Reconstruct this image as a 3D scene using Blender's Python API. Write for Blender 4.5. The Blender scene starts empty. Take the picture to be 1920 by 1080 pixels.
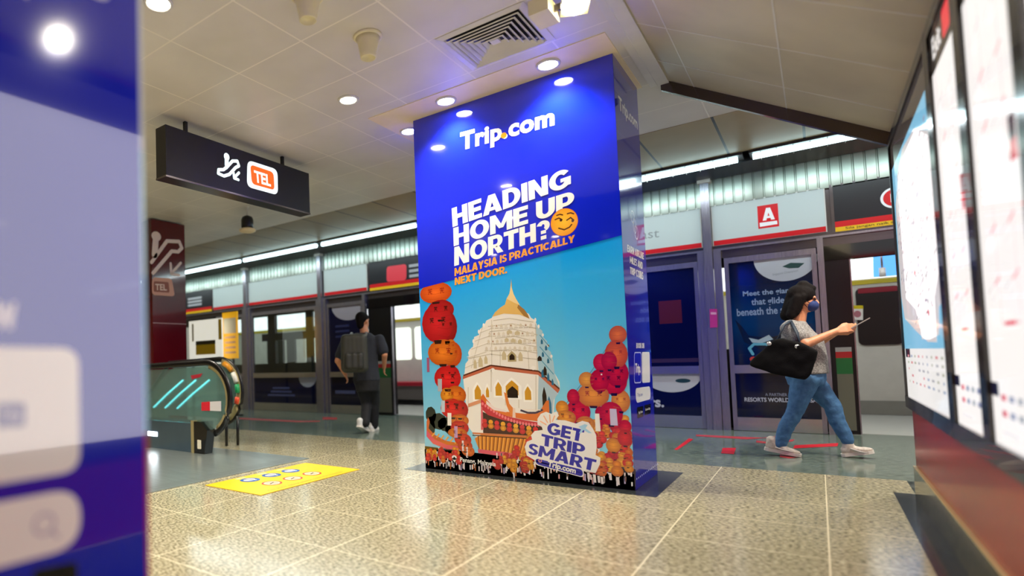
import bpy, bmesh, math, random
from mathutils import Vector, Matrix, Euler
random.seed(7)
SC = bpy.context.scene
COL = SC.collection

# ---------------------------------------------------------------- camera
cam_data = bpy.data.cameras.new('camera'); cam = bpy.data.objects.new('camera', cam_data); COL.objects.link(cam)
r_, u_, f_ = Vector((0.763836, 0.64474, -0.02941)), Vector((0.050803, -0.014635, 0.998601)), Vector((-0.643407, 0.764262, 0.043933))
M = Matrix((r_, u_, -f_)).transposed().to_4x4(); M.translation = Vector((0, 0, 0.97))
cam.matrix_world = M
cam_data.sensor_width = 36.0
cam_data.lens = 1086.773 * 36 / 1920
cam_data.shift_x = (960 - 617.80) / 1920
cam_data.shift_y = (633.33 - 540) / 1920
cam_data.clip_start = 0.05
cam_data.dof.use_dof = True
cam_data.dof.focus_distance = 4.9
cam_data.dof.aperture_fstop = 0.72
SC.camera = cam
# ---------------------------------------------------------------- world, exposure
SC.view_settings.view_transform = 'Standard'; SC.view_settings.look = 'None'
SC.view_settings.exposure = 0.85; SC.view_settings.gamma = 1.0; SC.view_settings.use_curve_mapping = False
W = bpy.data.worlds.new('world'); SC.world = W; W.use_nodes = True
W.node_tree.nodes['Background'].inputs[0].default_value = (0.95, 0.97, 1.0, 1)
W.node_tree.nodes['Background'].inputs[1].default_value = 0.5

def area_light(name, loc, sx, sy, power, col, rot=(0, 0, 0), parent=None):
    l = bpy.data.lights.new(name, 'AREA'); l.shape = 'RECTANGLE'; l.size = sx; l.size_y = sy; l.energy = power; l.color = col
    o = bpy.data.objects.new(name, l); o.location = loc; o.rotation_euler = rot; COL.objects.link(o)
    if parent: o.parent = parent
    return o

# ---------------------------------------------------------------- helpers
def lin(c):
    if isinstance(c, str): c = tuple(int(c[i:i+2], 16) / 255 for i in (0, 2, 4))
    return tuple((x / 12.92 if x <= .04045 else ((x + .055) / 1.055) ** 2.4) for x in c[:3])
def mixc(a, b, t): return tuple(a[i] * (1 - t) + b[i] * t for i in range(3))

MATS = {}
def mat(name, col='808080', rough=.5, metal=0., spec=.5, coat=0., emis=None, estr=0., noise=None, bump=None, trans=0., alpha=1., coatr=.03):
    """noise=(scale, colour2, detail, lo, hi, stretch) mixes a second colour; bump=(scale, strength)"""
    if name in MATS: return MATS[name]
    m = bpy.data.materials.new(name); m.use_nodes = True; nt = m.node_tree; N = nt.nodes; L = nt.links
    b = N['Principled BSDF']
    c = lin(col)
    b.inputs['Base Color'].default_value = (*c, 1); b.inputs['Roughness'].default_value = rough; b.inputs['Metallic'].default_value = metal
    b.inputs['Specular IOR Level'].default_value = spec; b.inputs['Coat Weight'].default_value = coat; b.inputs['Coat Roughness'].default_value = coatr
    b.inputs['Transmission Weight'].default_value = trans; b.inputs['Alpha'].default_value = alpha
    if emis: b.inputs['Emission Color'].default_value = (*lin(emis), 1); b.inputs['Emission Strength'].default_value = estr
    tc = N.new('ShaderNodeTexCoord')
    if noise is None: noise = (6, None, 3, .3, .7, (1, 1, 1))
    sc, c2, det, lo, hi, st = noise
    mp = N.new('ShaderNodeMapping'); mp.inputs['Scale'].default_value = st; L.new(tc.outputs['Object'], mp.inputs[0])
    nz = N.new('ShaderNodeTexNoise'); nz.inputs['Scale'].default_value = sc; nz.inputs['Detail'].default_value = det; L.new(mp.outputs[0], nz.inputs['Vector'])
    mr = N.new('ShaderNodeMapRange'); mr.inputs[1].default_value = lo; mr.inputs[2].default_value = hi; L.new(nz.outputs[0], mr.inputs[0])
    mx = N.new('ShaderNodeMix'); mx.data_type = 'RGBA'
    L.new(mr.outputs[0], mx.inputs['Factor'])
    mx.inputs[6].default_value = (*c, 1)
    cc = lin(c2) if c2 else tuple(x * .93 for x in c)
    mx.inputs[7].default_value = (*cc, 1)
    L.new(mx.outputs[2], b.inputs['Base Color'])
    if bump:
        nb = N.new('ShaderNodeTexNoise'); nb.inputs['Scale'].default_value = bump[0]; nb.inputs['Detail'].default_value = 3; L.new(mp.outputs[0], nb.inputs['Vector'])
        bp = N.new('ShaderNodeBump'); bp.inputs['Strength'].default_value = bump[1]; bp.inputs['Distance'].default_value = .01
        L.new(nb.outputs[0], bp.inputs['Height']); L.new(bp.outputs[0], b.inputs['Normal'])
    m['mix'] = mx.name
    MATS[name] = m
    return m

def grid_lines(m, axes, colour, rough=None, layer_name='grid'):
    """draw thin joint lines: axes = [(axis index, phase, period, half width)]"""
    nt = m.node_tree; N = nt.nodes; L = nt.links; b = N['Principled BSDF']; mx = N[m['mix']]
    tc = N.new('ShaderNodeTexCoord'); sp = N.new('ShaderNodeSeparateXYZ'); L.new(tc.outputs['Object'], sp.inputs[0])
    tot = None
    for ax, ph, per, hw in axes:
        a = N.new('ShaderNodeMath'); a.operation = 'SUBTRACT'; L.new(sp.outputs[ax], a.inputs[0]); a.inputs[1].default_value = ph - per / 2
        p = N.new('ShaderNodeMath'); p.operation = 'FLOORED_MODULO'; L.new(a.outputs[0], p.inputs[0]); p.inputs[1].default_value = per
        s = N.new('ShaderNodeMath'); s.operation = 'SUBTRACT'; L.new(p.outputs[0], s.inputs[0]); s.inputs[1].default_value = per / 2
        q = N.new('ShaderNodeMath'); q.operation = 'ABSOLUTE'; L.new(s.outputs[0], q.inputs[0])
        k = N.new('ShaderNodeMath'); k.operation = 'LESS_THAN'; L.new(q.outputs[0], k.inputs[0]); k.inputs[1].default_value = hw
        if tot is None: tot = k
        else:
            t = N.new('ShaderNodeMath'); t.operation = 'MAXIMUM'; L.new(tot.outputs[0], t.inputs[0]); L.new(k.outputs[0], t.inputs[1]); tot = t
    m2 = N.new('ShaderNodeMix'); m2.data_type = 'RGBA'; L.new(tot.outputs[0], m2.inputs['Factor']); L.new(mx.outputs[2], m2.inputs[6]); m2.inputs[7].default_value = (*lin(colour), 1)
    L.new(m2.outputs[2], b.inputs['Base Color'])
    bp = N.new('ShaderNodeBump'); bp.invert = True; bp.inputs['Strength'].default_value = .5; bp.inputs['Distance'].default_value = .004
    L.new(tot.outputs[0], bp.inputs['Height'])
    if b.inputs['Normal'].links: L.new(b.inputs['Normal'].links[0].from_socket, bp.inputs['Normal'])
    L.new(bp.outputs[0], b.inputs['Normal'])
    return m

def link(name, me, mats, parent=None, smooth=False):
    o = bpy.data.objects.new(name, me); COL.objects.link(o)
    if not isinstance(mats, (list, tuple)): mats = [mats]
    for m in mats: me.materials.append(m)
    if smooth:
        for p in me.polygons: p.use_smooth = True
    if parent: o.parent = parent; o.matrix_parent_inverse = parent.matrix_world.inverted() if parent.type != 'X' else Matrix()
    return o
def obj(name, bm, mats, parent=None, smooth=False, bevel=0.):
    if bevel:
        es = [e for e in bm.edges if len(e.link_faces) == 2 and e.calc_face_angle(0) > .6]
        bmesh.ops.bevel(bm, geom=es, offset=bevel, segments=2, affect='EDGES', profile=.5, clamp_overlap=True)
    bmesh.ops.recalc_face_normals(bm, faces=bm.faces)
    me = bpy.data.meshes.new(name); bm.to_mesh(me); bm.free()
    return link(name, me, mats, parent, smooth)
def thing(name, label, cat, loc=(0, 0, 0), group=None, rotz=0):
    o = bpy.data.objects.new(name, None); COL.objects.link(o); o.location = loc; o.rotation_euler = (0, 0, rotz); o.empty_display_size = .1
    o.matrix_world = Matrix.Translation(Vector(loc)) @ Matrix.Rotation(rotz, 4, 'Z')
    o['label'] = label; o['category'] = cat
    if group: o['group'] = group
    return o
def tag(o, label, cat, group=None):
    o['label'] = label; o['category'] = cat
    if group: o['group'] = group
    return o
def struct(o): o['kind'] = 'structure'; return o
def BM(): return bmesh.new()
def box(bm, x0, x1, y0, y1, z0, z1, mi=0):
    vs = [bm.verts.new((x, y, z)) for z in (z0, z1) for x, y in ((x0, y0), (x1, y0), (x1, y1), (x0, y1))]
    for f in ((3, 2, 1, 0), (4, 5, 6, 7), (0, 1, 5, 4), (1, 2, 6, 5), (2, 3, 7, 6), (3, 0, 4, 7)):
        bm.faces.new([vs[i] for i in f]).material_index = mi
    return bm
def bx(name, x0, x1, y0, y1, z0, z1, m, parent=None, bevel=0.): return obj(name, box(BM(), x0, x1, y0, y1, z0, z1), m, parent, bevel=bevel)
def prism(bm, pts, a, b, axis, mi=0):
    """polygon pts (2D) extruded from a to b along axis: 'x' -> pts are (y,z); 'y' -> (x,z); 'z' -> (x,y)"""
    def P(p, t): return {'x': (t, p[0], p[1]), 'y': (p[0], t, p[1]), 'z': (p[0], p[1], t)}[axis]
    A = [bm.verts.new(P(p, a)) for p in pts]; B = [bm.verts.new(P(p, b)) for p in pts]; n = len(pts)
    bm.faces.new(A).material_index = mi; bm.faces.new(B[::-1]).material_index = mi
    for i in range(n): bm.faces.new((A[i], A[(i+1) % n], B[(i+1) % n], B[i])).material_index = mi
    return bm
def frame_of(d):
    d = Vector(d).normalized(); a = Vector((0, 0, 1)) if abs(d.z) < .9 else Vector((1, 0, 0))
    s = d.cross(a).normalized(); return s, s.cross(d).normalized(), d
def tube(bm, pts, r, n=10, cap=True, closed=False, ry=None):
    pts = [Vector(p) for p in pts]; rings = []; m = len(pts)
    for i, p in enumerate(pts):
        if closed: d = pts[(i+1) % m] - pts[i-1]
        else: d = (pts[min(i+1, m-1)] - pts[max(i-1, 0)])
        s, t, _ = frame_of(d); rr = r[i] if isinstance(r, (list, tuple)) else r; r2 = ry if ry else rr
        rings.append([bm.verts.new(p + s * rr * math.cos(2*math.pi*k/n) + t * r2 * math.sin(2*math.pi*k/n)) for k in range(n)])
    for i in range(m if closed else m - 1):
        A, B = rings[i], rings[(i+1) % m]
        for k in range(n): bm.faces.new((A[k], A[(k+1) % n], B[(k+1) % n], B[k]))
    if cap and not closed: bm.faces.new(rings[0][::-1]); bm.faces.new(rings[-1])
    return bm
def lathe(bm, c, prof, n=32, axis=(0, 0, 1), caps=True, mi=0):
    """prof: list of (radius, height along axis)"""
    s, t, d = frame_of(axis); c = Vector(c); rings = []
    for r, h in prof: rings.append([bm.verts.new(c + d * h + (s * math.cos(2*math.pi*k/n) + t * math.sin(2*math.pi*k/n)) * max(r, 1e-4)) for k in range(n)])
    for i in range(len(rings) - 1):
        for k in range(n): bm.faces.new((rings[i][k], rings[i][(k+1) % n], rings[i+1][(k+1) % n], rings[i+1][k])).material_index = mi
    if caps: bm.faces.new(rings[0][::-1]).material_index = mi; bm.faces.new(rings[-1]).material_index = mi
    return bm

# ---- printed artwork: flat coloured shapes stacked in hair-thin ink layers on a plane
TXT = {}
def text_mesh(s, bold=0., space=1.):
    k = (s, bold, space)
    if k in TXT: return TXT[k]
    cu = bpy.data.curves.new('t', 'FONT'); cu.body = s; cu.offset = bold; cu.resolution_u = 3; cu.space_character = space
    o = bpy.data.objects.new('t', cu); COL.objects.link(o); dg = bpy.context.evaluated_depsgraph_get()
    me = bpy.data.meshes.new_from_object(o.evaluated_get(dg))
    V = [(v.co.x, v.co.y) for v in me.vertices]; F = [tuple(p.vertices) for p in me.polygons]
    x0 = min(v[0] for v in V); x1 = max(v[0] for v in V); y0 = min(v[1] for v in V); y1 = max(v[1] for v in V)
    V = [((x - x0) / (x1 - x0), (y - y0) / (y1 - y0)) for x, y in V]
    bpy.data.objects.remove(o); bpy.data.curves.remove(cu); bpy.data.meshes.remove(me)
    TXT[k] = (V, F); return TXT[k]
class Art:
    def __init__(s, plane, at, side, eps=.0003):
        s.plane, s.at, s.side, s.eps = plane, at, side, eps; s.V = []; s.F = []; s.C = []
    def p3(s, q, l):
        d = s.at + s.side * l * s.eps
        return {'x': (d, q[0], q[1]), 'y': (q[0], d, q[1]), 'z': (q[0], q[1], d)}[s.plane]
    def poly(s, pts, col, l=1):
        b = len(s.V); n = len(pts)
        s.V += [s.p3(p, l) for p in pts]
        area = sum(pts[i][0] * pts[(i+1) % n][1] - pts[(i+1) % n][0] * pts[i][1] for i in range(n))
        ccw = {'x': 1, 'y': -1, 'z': 1}[s.plane] * s.side
        idx = list(range(n)); cl = [lin(c) for c in col] if isinstance(col, list) else [lin(col)] * n
        if area * ccw < 0: idx = idx[::-1]
        s.F.append([b + i for i in idx]); s.C.append([cl[i] for i in idx])
    def rect(s, a, c, col, l=1):
        x0, y0 = a; x1, y1 = c; s.poly([(x0, y0), (x1, y0), (x1, y1), (x0, y1)], col, l)
    def ell(s, c, rx, ry, col, l=1, n=20, a0=0, a1=2*math.pi, rot=0, col2=None):
        full = abs(a1 - a0 - 2*math.pi) < 1e-6
        pts = []
        for k in range(n if full else n + 1):
            a = a0 + (a1 - a0) * k / n; x, y = rx * math.cos(a), ry * math.sin(a)
            pts.append((c[0] + x * math.cos(rot) - y * math.sin(rot), c[1] + x * math.sin(rot) + y * math.cos(rot)))
        if col2:
            A, B = lin(col), lin(col2)
            for i in range(len(pts)):
                j = (i + 1) % len(pts)
                tri = [c, pts[i], pts[j]]; b = len(s.V); s.V += [s.p3(p, l) for p in tri]
                ar = (pts[i][0]-c[0])*(pts[j][1]-c[1]) - (pts[j][0]-c[0])*(pts[i][1]-c[1])
                ccw = {'x': 1, 'y': -1, 'z': 1}[s.plane] * s.side; idx = [0, 1, 2] if ar * ccw > 0 else [2, 1, 0]
                cs = [A, B, B]; s.F.append([b + q for q in idx]); s.C.append([cs[q] for q in idx])
        else: s.poly(pts, col, l)
    def ring(s, c, rx, ry, w, col, l=1, n=28, a0=0, a1=2*math.pi):
        for k in range(n):
            a, b = a0 + (a1-a0) * k / n, a0 + (a1-a0) * (k + 1) / n
            s.poly([(c[0] + rx * math.cos(a), c[1] + ry * math.sin(a)), (c[0] + rx * math.cos(b), c[1] + ry * math.sin(b)),
                    (c[0] + (rx-w) * math.cos(b), c[1] + (ry-w) * math.sin(b)), (c[0] + (rx-w) * math.cos(a), c[1] + (ry-w) * math.sin(a))], col, l)
    def line(s, pts, w, col, l=1, round_=False):
        for i in range(len(pts) - 1):
            (x0, y0), (x1, y1) = pts[i], pts[i+1]; d = math.hypot(x1-x0, y1-y0) or 1; nx, ny = -(y1-y0)/d*w/2, (x1-x0)/d*w/2
            s.poly([(x0+nx, y0+ny), (x1+nx, y1+ny), (x1-nx, y1-ny), (x0-nx, y0-ny)], col, l)
            if round_:
                s.ell((x0, y0), w/2, w/2, col, l + .1, 12)
        if round_: s.ell(pts[-1], w/2, w/2, col, l + .1, 12)
    def rrect(s, q, r, col, l=1):
        """rounded quadrilateral given by its four corners"""
        out = []; n = len(q)
        for i in range(n):
            p, a, b = Vector(q[i]), Vector(q[i-1]), Vector(q[(i+1) % n])
            A = p + (a - p).normalized() * r; B = p + (b - p).normalized() * r
            for k in range(7):
                t = k / 6; w = A * (1-t)**2 + p * 2*t*(1-t)*.95 + B * t*t; w += (A+B)/2*0 ; out.append((w.x + (p.x*.1*t*(1-t)), w.y + (p.y*.1*t*(1-t))))
        s.poly(out, col, l)
    def text(s, t, q, col, l=1, bold=.02, space=1.):
        """q = TL, TR, BR, BL corners of the ink box"""
        V, F = text_mesh(t, bold, space); b = len(s.V)
        P = []
        for x, y in V:
            top = (q[0][0]*(1-x)+q[1][0]*x, q[0][1]*(1-x)+q[1][1]*x); bot = (q[3][0]*(1-x)+q[2][0]*x, q[3][1]*(1-x)+q[2][1]*x)
            P.append((bot[0]*(1-y)+top[0]*y, bot[1]*(1-y)+top[1]*y))
        s.V += [s.p3(p, l) for p in P]; c = lin(col); ccw = {'x': 1, 'y': -1, 'z': 1}[s.plane] * s.side
        for f in F:
            ar = sum(P[f[i]][0]*P[f[(i+1) % len(f)]][1] - P[f[(i+1) % len(f)]][0]*P[f[i]][1] for i in range(len(f)))
            g = f if ar * ccw > 0 else f[::-1]
            s.F.append([b + i for i in g]); s.C.append([c] * len(g))
    def build(s, name, m, parent=None):
        me = bpy.data.meshes.new(name); me.from_pydata(s.V, [], s.F); me.update()
        ca = me.color_attributes.new('Ink', 'FLOAT_COLOR', 'CORNER')
        flat = []
        for c in s.C:
            for q in c: flat += [q[0], q[1], q[2], 1.]
        ca.data.foreach_set('color', flat)
        return link(name, me, m, parent)
# heavy display capitals drawn from bars and arcs: each glyph is (width, [polygons]) in a box of height 1
def heavy_glyph(ch):
    T, H = .27, .215; P = []
    def b(x0, y0, x1, y1): P.append([(x0, y0), (x1, y0), (x1, y1), (x0, y1)])
    def dg(x0, y0, x1, y1, w=T): P.append([(x0, y0), (x0+w, y0), (x1+w, y1), (x1, y1)])
    def arc(cx, cy, rx, ry, a0, a1, tx=T, ty=H, n=14):
        for k in range(n):
            a, c = math.radians(a0+(a1-a0)*k/n), math.radians(a0+(a1-a0)*(k+1)/n)
            P.append([(cx+rx*math.cos(a), cy+ry*math.sin(a)), (cx+rx*math.cos(c), cy+ry*math.sin(c)), (cx+(rx-tx)*math.cos(c), cy+(ry-ty)*math.sin(c)), (cx+(rx-tx)*math.cos(a), cy+(ry-ty)*math.sin(a))])
    w = .8
    if ch == 'H': b(0, 0, T, 1); b(.8-T, 0, .8, 1); b(T, .39, .8-T, .61)
    elif ch == 'E': w = .66; b(0, 0, T, 1); b(T, 0, w, H); b(T, 1-H, w, 1); b(T, .4, w-.04, .4+H)
    elif ch == 'F': w = .64; b(0, 0, T, 1); b(T, 1-H, w, 1); b(T, .38, w-.04, .38+H)
    elif ch == 'L': w = .62; b(0, 0, T, 1); b(T, 0, w, H+.01)
    elif ch == 'I': w = T; b(0, 0, T, 1)
    elif ch == 'T': w = .74; b(0, 1-H-.01, w, 1); b(w/2-T/2, 0, w/2+T/2, 1-H)
    elif ch == 'A': w = .92; dg(0, 0, .3, 1, .28); dg(w-.28, 0, w-.58, 1, .28); b(.22, .16, .70, .34)
    elif ch == 'N': w = .84; b(0, 0, T, 1); b(w-T, 0, w, 1); P.append([(T, 1), (.0, 1), (w-T-.04, 0), (w-T+.1, 0), (w-T+.1, .18)])
    elif ch == 'M': w = 1.04; b(0, 0, T-.01, 1); b(w-T+.01, 0, w, 1); P.append([(0, 1), (.26, 1), (.62, .22), (.42, .22)]); P.append([(w, 1), (w-.26, 1), (w-.62, .22), (w-.42, .22)])
    elif ch == 'D': w = .82; b(0, 0, T, 1); b(T, 0, .36, H); b(T, 1-H, .36, 1); arc(.36, .5, .46, .5, -90, 90)
    elif ch in 'OQ': w = .94; arc(.47, .5, .47, .5, 0, 360, n=30)
    elif ch == 'G': w = .90; arc(.47, .5, .47, .5, 42, 330, n=26); b(.48, .36, .90, .55); b(.90-.24, .12, .90, .5)
    elif ch == 'C': w = .84; arc(.47, .5, .47, .5, 45, 315, n=24)
    elif ch == 'P': w = .74; b(0, 0, T, 1); b(T, 1-H+.02, .40, 1); b(T, .30, .40, .30+H-.02); arc(.40, .65, .34, .35, -90, 90, T-.02, H-.02)
    elif ch == 'R': w = .78; b(0, 0, T, 1); b(T, 1-H+.02, .42, 1); b(T, .33, .42, .33+H-.03); arc(.42, .665, .34, .335, -90, 90, T-.02, H-.03); P.append([(.30, .38), (.55, .42), (.80, 0), (.50, 0)])
    elif ch == 'U': w = .80; b(0, .38, T, 1); b(.8-T, .38, .8, 1); arc(.4, .38, .4, .38, 180, 360, T, H)
    elif ch == 'S': w = .68; arc(.34, .715, .33, .285, 20, 270, .24, .19); arc(.34, .285, .34, .285, -160, 90, .24, .19)
    elif ch == 'X': w = .84; dg(0, 0, .54, 1, .30); dg(.54, 0, 0, 1, .30)
    elif ch == 'Y': w = .84; b(.42-T/2, 0, .42+T/2, .45); P.append([(0, 1), (.30, 1), (.56, .40), (.28, .40)]); P.append([(.84, 1), (.54, 1), (.28, .40), (.56, .40)])
    elif ch == 'K': w = .84; b(0, 0, T, 1); P.append([(T, .36), (T, .66), (.54, 1), (.84, 1)]); P.append([(.26, .56), (.48, .68), (.86, 0), (.54, 0)])
    elif ch == 'B': w = .76; b(0, 0, T, 1); b(T, 0, .42, H-.03); b(T, 1-H+.03, .40, 1); b(T, .42, .42, .60); arc(.40, .75, .30, .25, -90, 90, .22, .18); arc(.42, .29, .34, .29, -90, 90, .25, .19)
    elif ch == 'W': w = 1.16; dg(.18, 0, 0, 1, .26); dg(.18, 0, .45, .9, .26); dg(w-.18-.26, 0, w-.26, 1, .26); dg(w-.18-.26, 0, .45, .9, .26)
    elif ch == '?': w = .62; arc(.30, .70, .31, .30, -60, 165, .24, .19, 18); b(.19, .30, .43, .48); b(.18, 0, .44, .20)
    elif ch == '.': w = .26; b(0, 0, .26, .24)
    elif ch == ' ': w = .26
    return w, P
def heavy_text(art, s, q, col, l=1, gap=.045):
    x = 0; L = []
    for i, ch in enumerate(s):
        w, P = heavy_glyph(ch); L.append((x, P)); x += w + gap
    W_ = x - gap
    for x0, P in L:
        for j, p in enumerate(P):
            out = []
            for u, v in p:
                u = (u + x0)/W_; top = (q[0][0]*(1-u)+q[1][0]*u, q[0][1]*(1-u)+q[1][1]*u); bot = (q[3][0]*(1-u)+q[2][0]*u, q[3][1]*(1-u)+q[2][1]*u)
                out.append((bot[0]*(1-v)+top[0]*v, bot[1]*(1-v)+top[1]*v))
            art.poly(out, col, l + (j % 7)*.13)
def ink(name, rough=.12, estr=0., coat=.6, spec=.5, ior=1.5):
    if name in MATS: return MATS[name]
    m = bpy.data.materials.new(name); m.use_nodes = True; N = m.node_tree.nodes; L = m.node_tree.links; b = N['Principled BSDF']
    at = N.new('ShaderNodeAttribute'); at.attribute_name = 'Ink'
    b.inputs['Roughness'].default_value = rough; b.inputs['Coat Weight'].default_value = coat; b.inputs['Coat Roughness'].default_value = .02; b.inputs['Specular IOR Level'].default_value = spec; b.inputs['Coat IOR'].default_value = ior
    if estr:
        dk = N.new('ShaderNodeMix'); dk.data_type = 'RGBA'; dk.blend_type = 'MULTIPLY'; dk.inputs['Factor'].default_value = 1; dk.inputs[7].default_value = (.2, .2, .2, 1)
        L.new(at.outputs[0], dk.inputs[6]); L.new(dk.outputs[2], b.inputs['Base Color'])
        L.new(at.outputs[0], b.inputs['Emission Color']); b.inputs['Emission Strength'].default_value = estr
    else: L.new(at.outputs[0], b.inputs['Base Color'])
    MATS[name] = m; return m

CZ = 3.19
# ---------------------------------------------------------------- materials of the place
m_floor = mat('speckled_granite', 'c6bd9b', .16, spec=.7, noise=(95, '6f684c', 8, .40, .60, (.45, 1, 1)), bump=(8, .05))
grid_lines(m_floor, [(0, -.01, .6647, .0035), (1, 4.135, .6, .003)], 'ece0bb')
m_floor2 = mat('green_granite', '7f8d80', .14, spec=.6, noise=(45, '4a5850', 8, .38, .62, (.4, 1, 1)), bump=(7, .05))
m_floor3 = mat('dark_granite', '3d4140', .15, spec=.6, noise=(60, '23282a', 8, .38, .62, (.5, 1, 1)))
m_steelplate = mat('brushed_plate', 'a9b3b0', .28, metal=.6, noise=(30, '8b9592', 3, .3, .7, (.1, 4, 1)))
m_ceil = mat('ceiling_tile', 'dcd7cc', .36, spec=.45, noise=(1.6, 'cdc8bc', 3, .3, .7, (1, 1, 1)))
grid_lines(m_ceil, [(0, -2.613, .645, .006), (1, 2.893, .607, .006)], 'eae4d6')
m_ceil2 = mat('taupe_ceiling_panel', 'a08e64', .45, noise=(1.2, '8f7d54', 3, .3, .7, (1, 1, 1)))
grid_lines(m_ceil2, [(0, -.66, .66, .011)], '15130f')
m_soffit = mat('sloping_soffit_panel', 'cdc2a8', .42, noise=(1.4, 'b2a892', 3, .3, .7, (1, 1, 1)))
m_white = mat('white_painted_metal', 'd9d6cf', .35)
m_cream = mat('cream_plaster', 'efdcb2', .5)
m_black = mat('black_metal', '0d0c0e', .3)
m_blackg = mat('black_gloss', '0b0a0d', .1, coat=.3)
m_steel = mat('brushed_steel', 'b3aeb8', .27, metal=.85, noise=(20, '9a96a0', 3, .3, .7, (6, 6, .3)))
m_dsteel = mat('dark_steel', '6c666a', .24, metal=.9)
m_brown = mat('dark_bronze_fascia', '5a4c42', .14, metal=.8, coat=.4)
m_maroon = mat('maroon_enamel', '5a0712', .12, coat=.5)
m_redwall = mat('deep_red_enamel', 'a8180e', .2, spec=.25, coat=0., noise=(1.5, '86120c', 4, .3, .7, (1, 1, 1)))
m_blue = mat('blue_vinyl', '0f27c8', .1, coat=.6, noise=(2, '0b1fb4', 3, .3, .7, (1, 1, 1)), bump=(3, .02))
m_navy = mat('navy_vinyl', '071040', .15, coat=.4)
m_glass = mat('clear_glass', 'dff2ee', .02, trans=1., spec=.5)
m_lamp = mat('warm_lamp', 'ffffff', .5, emis='fff3d8', estr=30)
m_tube = mat('cool_fluorescent', 'ffffff', .5, emis='d4faff', estr=4.2)
P_GLOSS = ink('poster_print', .1, 0, .7, ior=1.65)
P_SIDE = ink('side_poster_print', .1, 0, .5, ior=1.4, spec=.35)
P_PILLAR = ink('near_poster_print', .1, 0, 1., ior=1.85)
P_MATTE = ink('sign_print', .35, 0, 0.)
P_LIT = ink('backlit_print', .06, .56, 0.)
P_LIT2 = ink('bright_backlit_print', .06, 1.3, 0.)
P_SIGNLIT = ink('lit_pictogram', .2, .9, 0.)

# ---------------------------------------------------------------- room shell
bm = BM()
for x0, x1, y0, y1, mi in ((-16, -6.35, -6, 4.1, 0), (-16, -6.35, 4.66, 5.9, 0), (-6.35, .438, -6, 5.9, 0), (-16, 4, 5.9, 8.84, 1)):
    box(bm, x0, x1, y0, y1, -.2, 0, mi)
struct(obj('floor', bm, [m_floor, m_floor2]))
bm = BM()
for x0, x1, y0, y1 in ((-2.9, -2.757, 4.43, 5.45), (-2.757, -1.045, 4.43, 4.563), (-2.757, -1.045, 5.312, 5.45), (-1.045, -.887, 4.43, 5.45)): box(bm, x0, x1, y0, y1, 0, .0015)
box(bm, .333, .436, -6, 5.39, 0, .0015)
struct(obj('trim_1', bm, m_floor3))
bm = BM(); box(bm, -16, -.95, -6, 6.49, CZ, CZ + .12); box(bm, -.95, 4, 5.37, 6.49, CZ, CZ + .12); struct(obj('ceiling', bm, m_ceil))
bm = BM(); box(bm, -16, 4, 6.49, 7.86, CZ - .003, CZ + .12); struct(obj('ceiling.001', bm, m_ceil2)).name = 'ceiling_platform'
bm = BM(); box(bm, -16, 4, 7.86, 8.72, CZ + .06, CZ + .12); box(bm, -16, 4, 8.12, 8.66, CZ - .05, CZ + .06); struct(obj('trim_2', bm, m_black))
# sloping soffit under the stair
x0, z0, x1, z1 = -.82, 3.185, .46, 2.392; SOF = (-.82, 3.185, .46, 2.392)
bm = prism(BM(), [(x0, z0), (x1, z1), (x1, 3.3), (x0, 3.3)], -6, 5.36, 'y'); sof = struct(obj('ceiling_sloped', bm, m_soffit))
L_ = math.hypot(x1-x0, z1-z0); ux, uz = (x1-x0)/L_, (z1-z0)/L_; nx, nz = uz, -ux
bm = BM()
for d in (.20, .86):
    px_, pz_ = x0+ux*d, z0+uz*d; w = .004
    bm2 = [(px_-ux*w, pz_-uz*w), (px_+ux*w, pz_+uz*w), (px_+ux*w+nx*.002, pz_+uz*w+nz*.002), (px_-ux*w+nx*.002, pz_-uz*w+nz*.002)]
    prism(bm, bm2, -6, 5.36, 'y')
for k in range(0, 17):
    y = 4.92 - .66 * k
    if y > 5.3: continue
    prism(bm, [(x0, z0), (x1, z1), (x1+nx*.0022, z1+nz*.0022), (x0+nx*.0022, z0+nz*.0022)], y-.004, y+.004, 'y')
struct(obj('trim_3', bm, m_white))
bm = BM()
prism(bm, [(-.955, 3.178), (-.905, 3.178), (-.905, 3.19), (-.955, 3.19)], -6, 5.37, 'y'); prism(bm, [(-.9, 3.17), (-.82, 3.17), (-.82, 3.19), (-.9, 3.19)], -6, 5.37, 'y')
struct(obj('trim_4', bm, m_white))
bm = prism(BM(), [(x0-.06, 3.19), (x0-.06, 3.13), (x1, 2.30), (x1, 2.40), (x0+.02, 3.19)], 5.36, 5.40, 'y'); struct(obj('trim_5', bm, m_brown))
# wall with the map boards
bm = BM(); box(bm, .45, 3.5, -6, 5.385, 0, 2.392); struct(obj('wall_right', bm, m_redwall))
bm = BM(); prism(bm, [(.436, 0), (.45, 0), (.45, .185), (.436, .185)], -6, 5.385, 'y'); struct(obj('baseboard_right', bm, mat('kerb_granite', '6a6750', .14, spec=.6, noise=(25, '403e2e', 6, .3, .7, (1, 1, 1)))))
bm = BM(); box(bm, .4345, .45, -6, 5.387, .180, .187); struct(obj('kerb_highlight_strip', bm, mat('kerb_highlight', 'cdb880', .35, metal=.4)))  # pale strip paints in the thin highlight along the kerb's top edge
bm = BM(); box(bm, -16, 3.5, -6.2, -6, -.2, 3.3); struct(obj('wall_back', bm, m_cream))
bm = BM(); box(bm, -16.2, -16, -6, 8.7, -.2, 3.3); struct(obj('wall_left', bm, m_cream))
# cream plate in the ceiling round the wrapped pillar
bm = BM(); box(bm, -3.03, -1.012, 4.235, 5.335, CZ - .006, CZ); struct(obj('trim_7', bm, m_cream))

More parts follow.
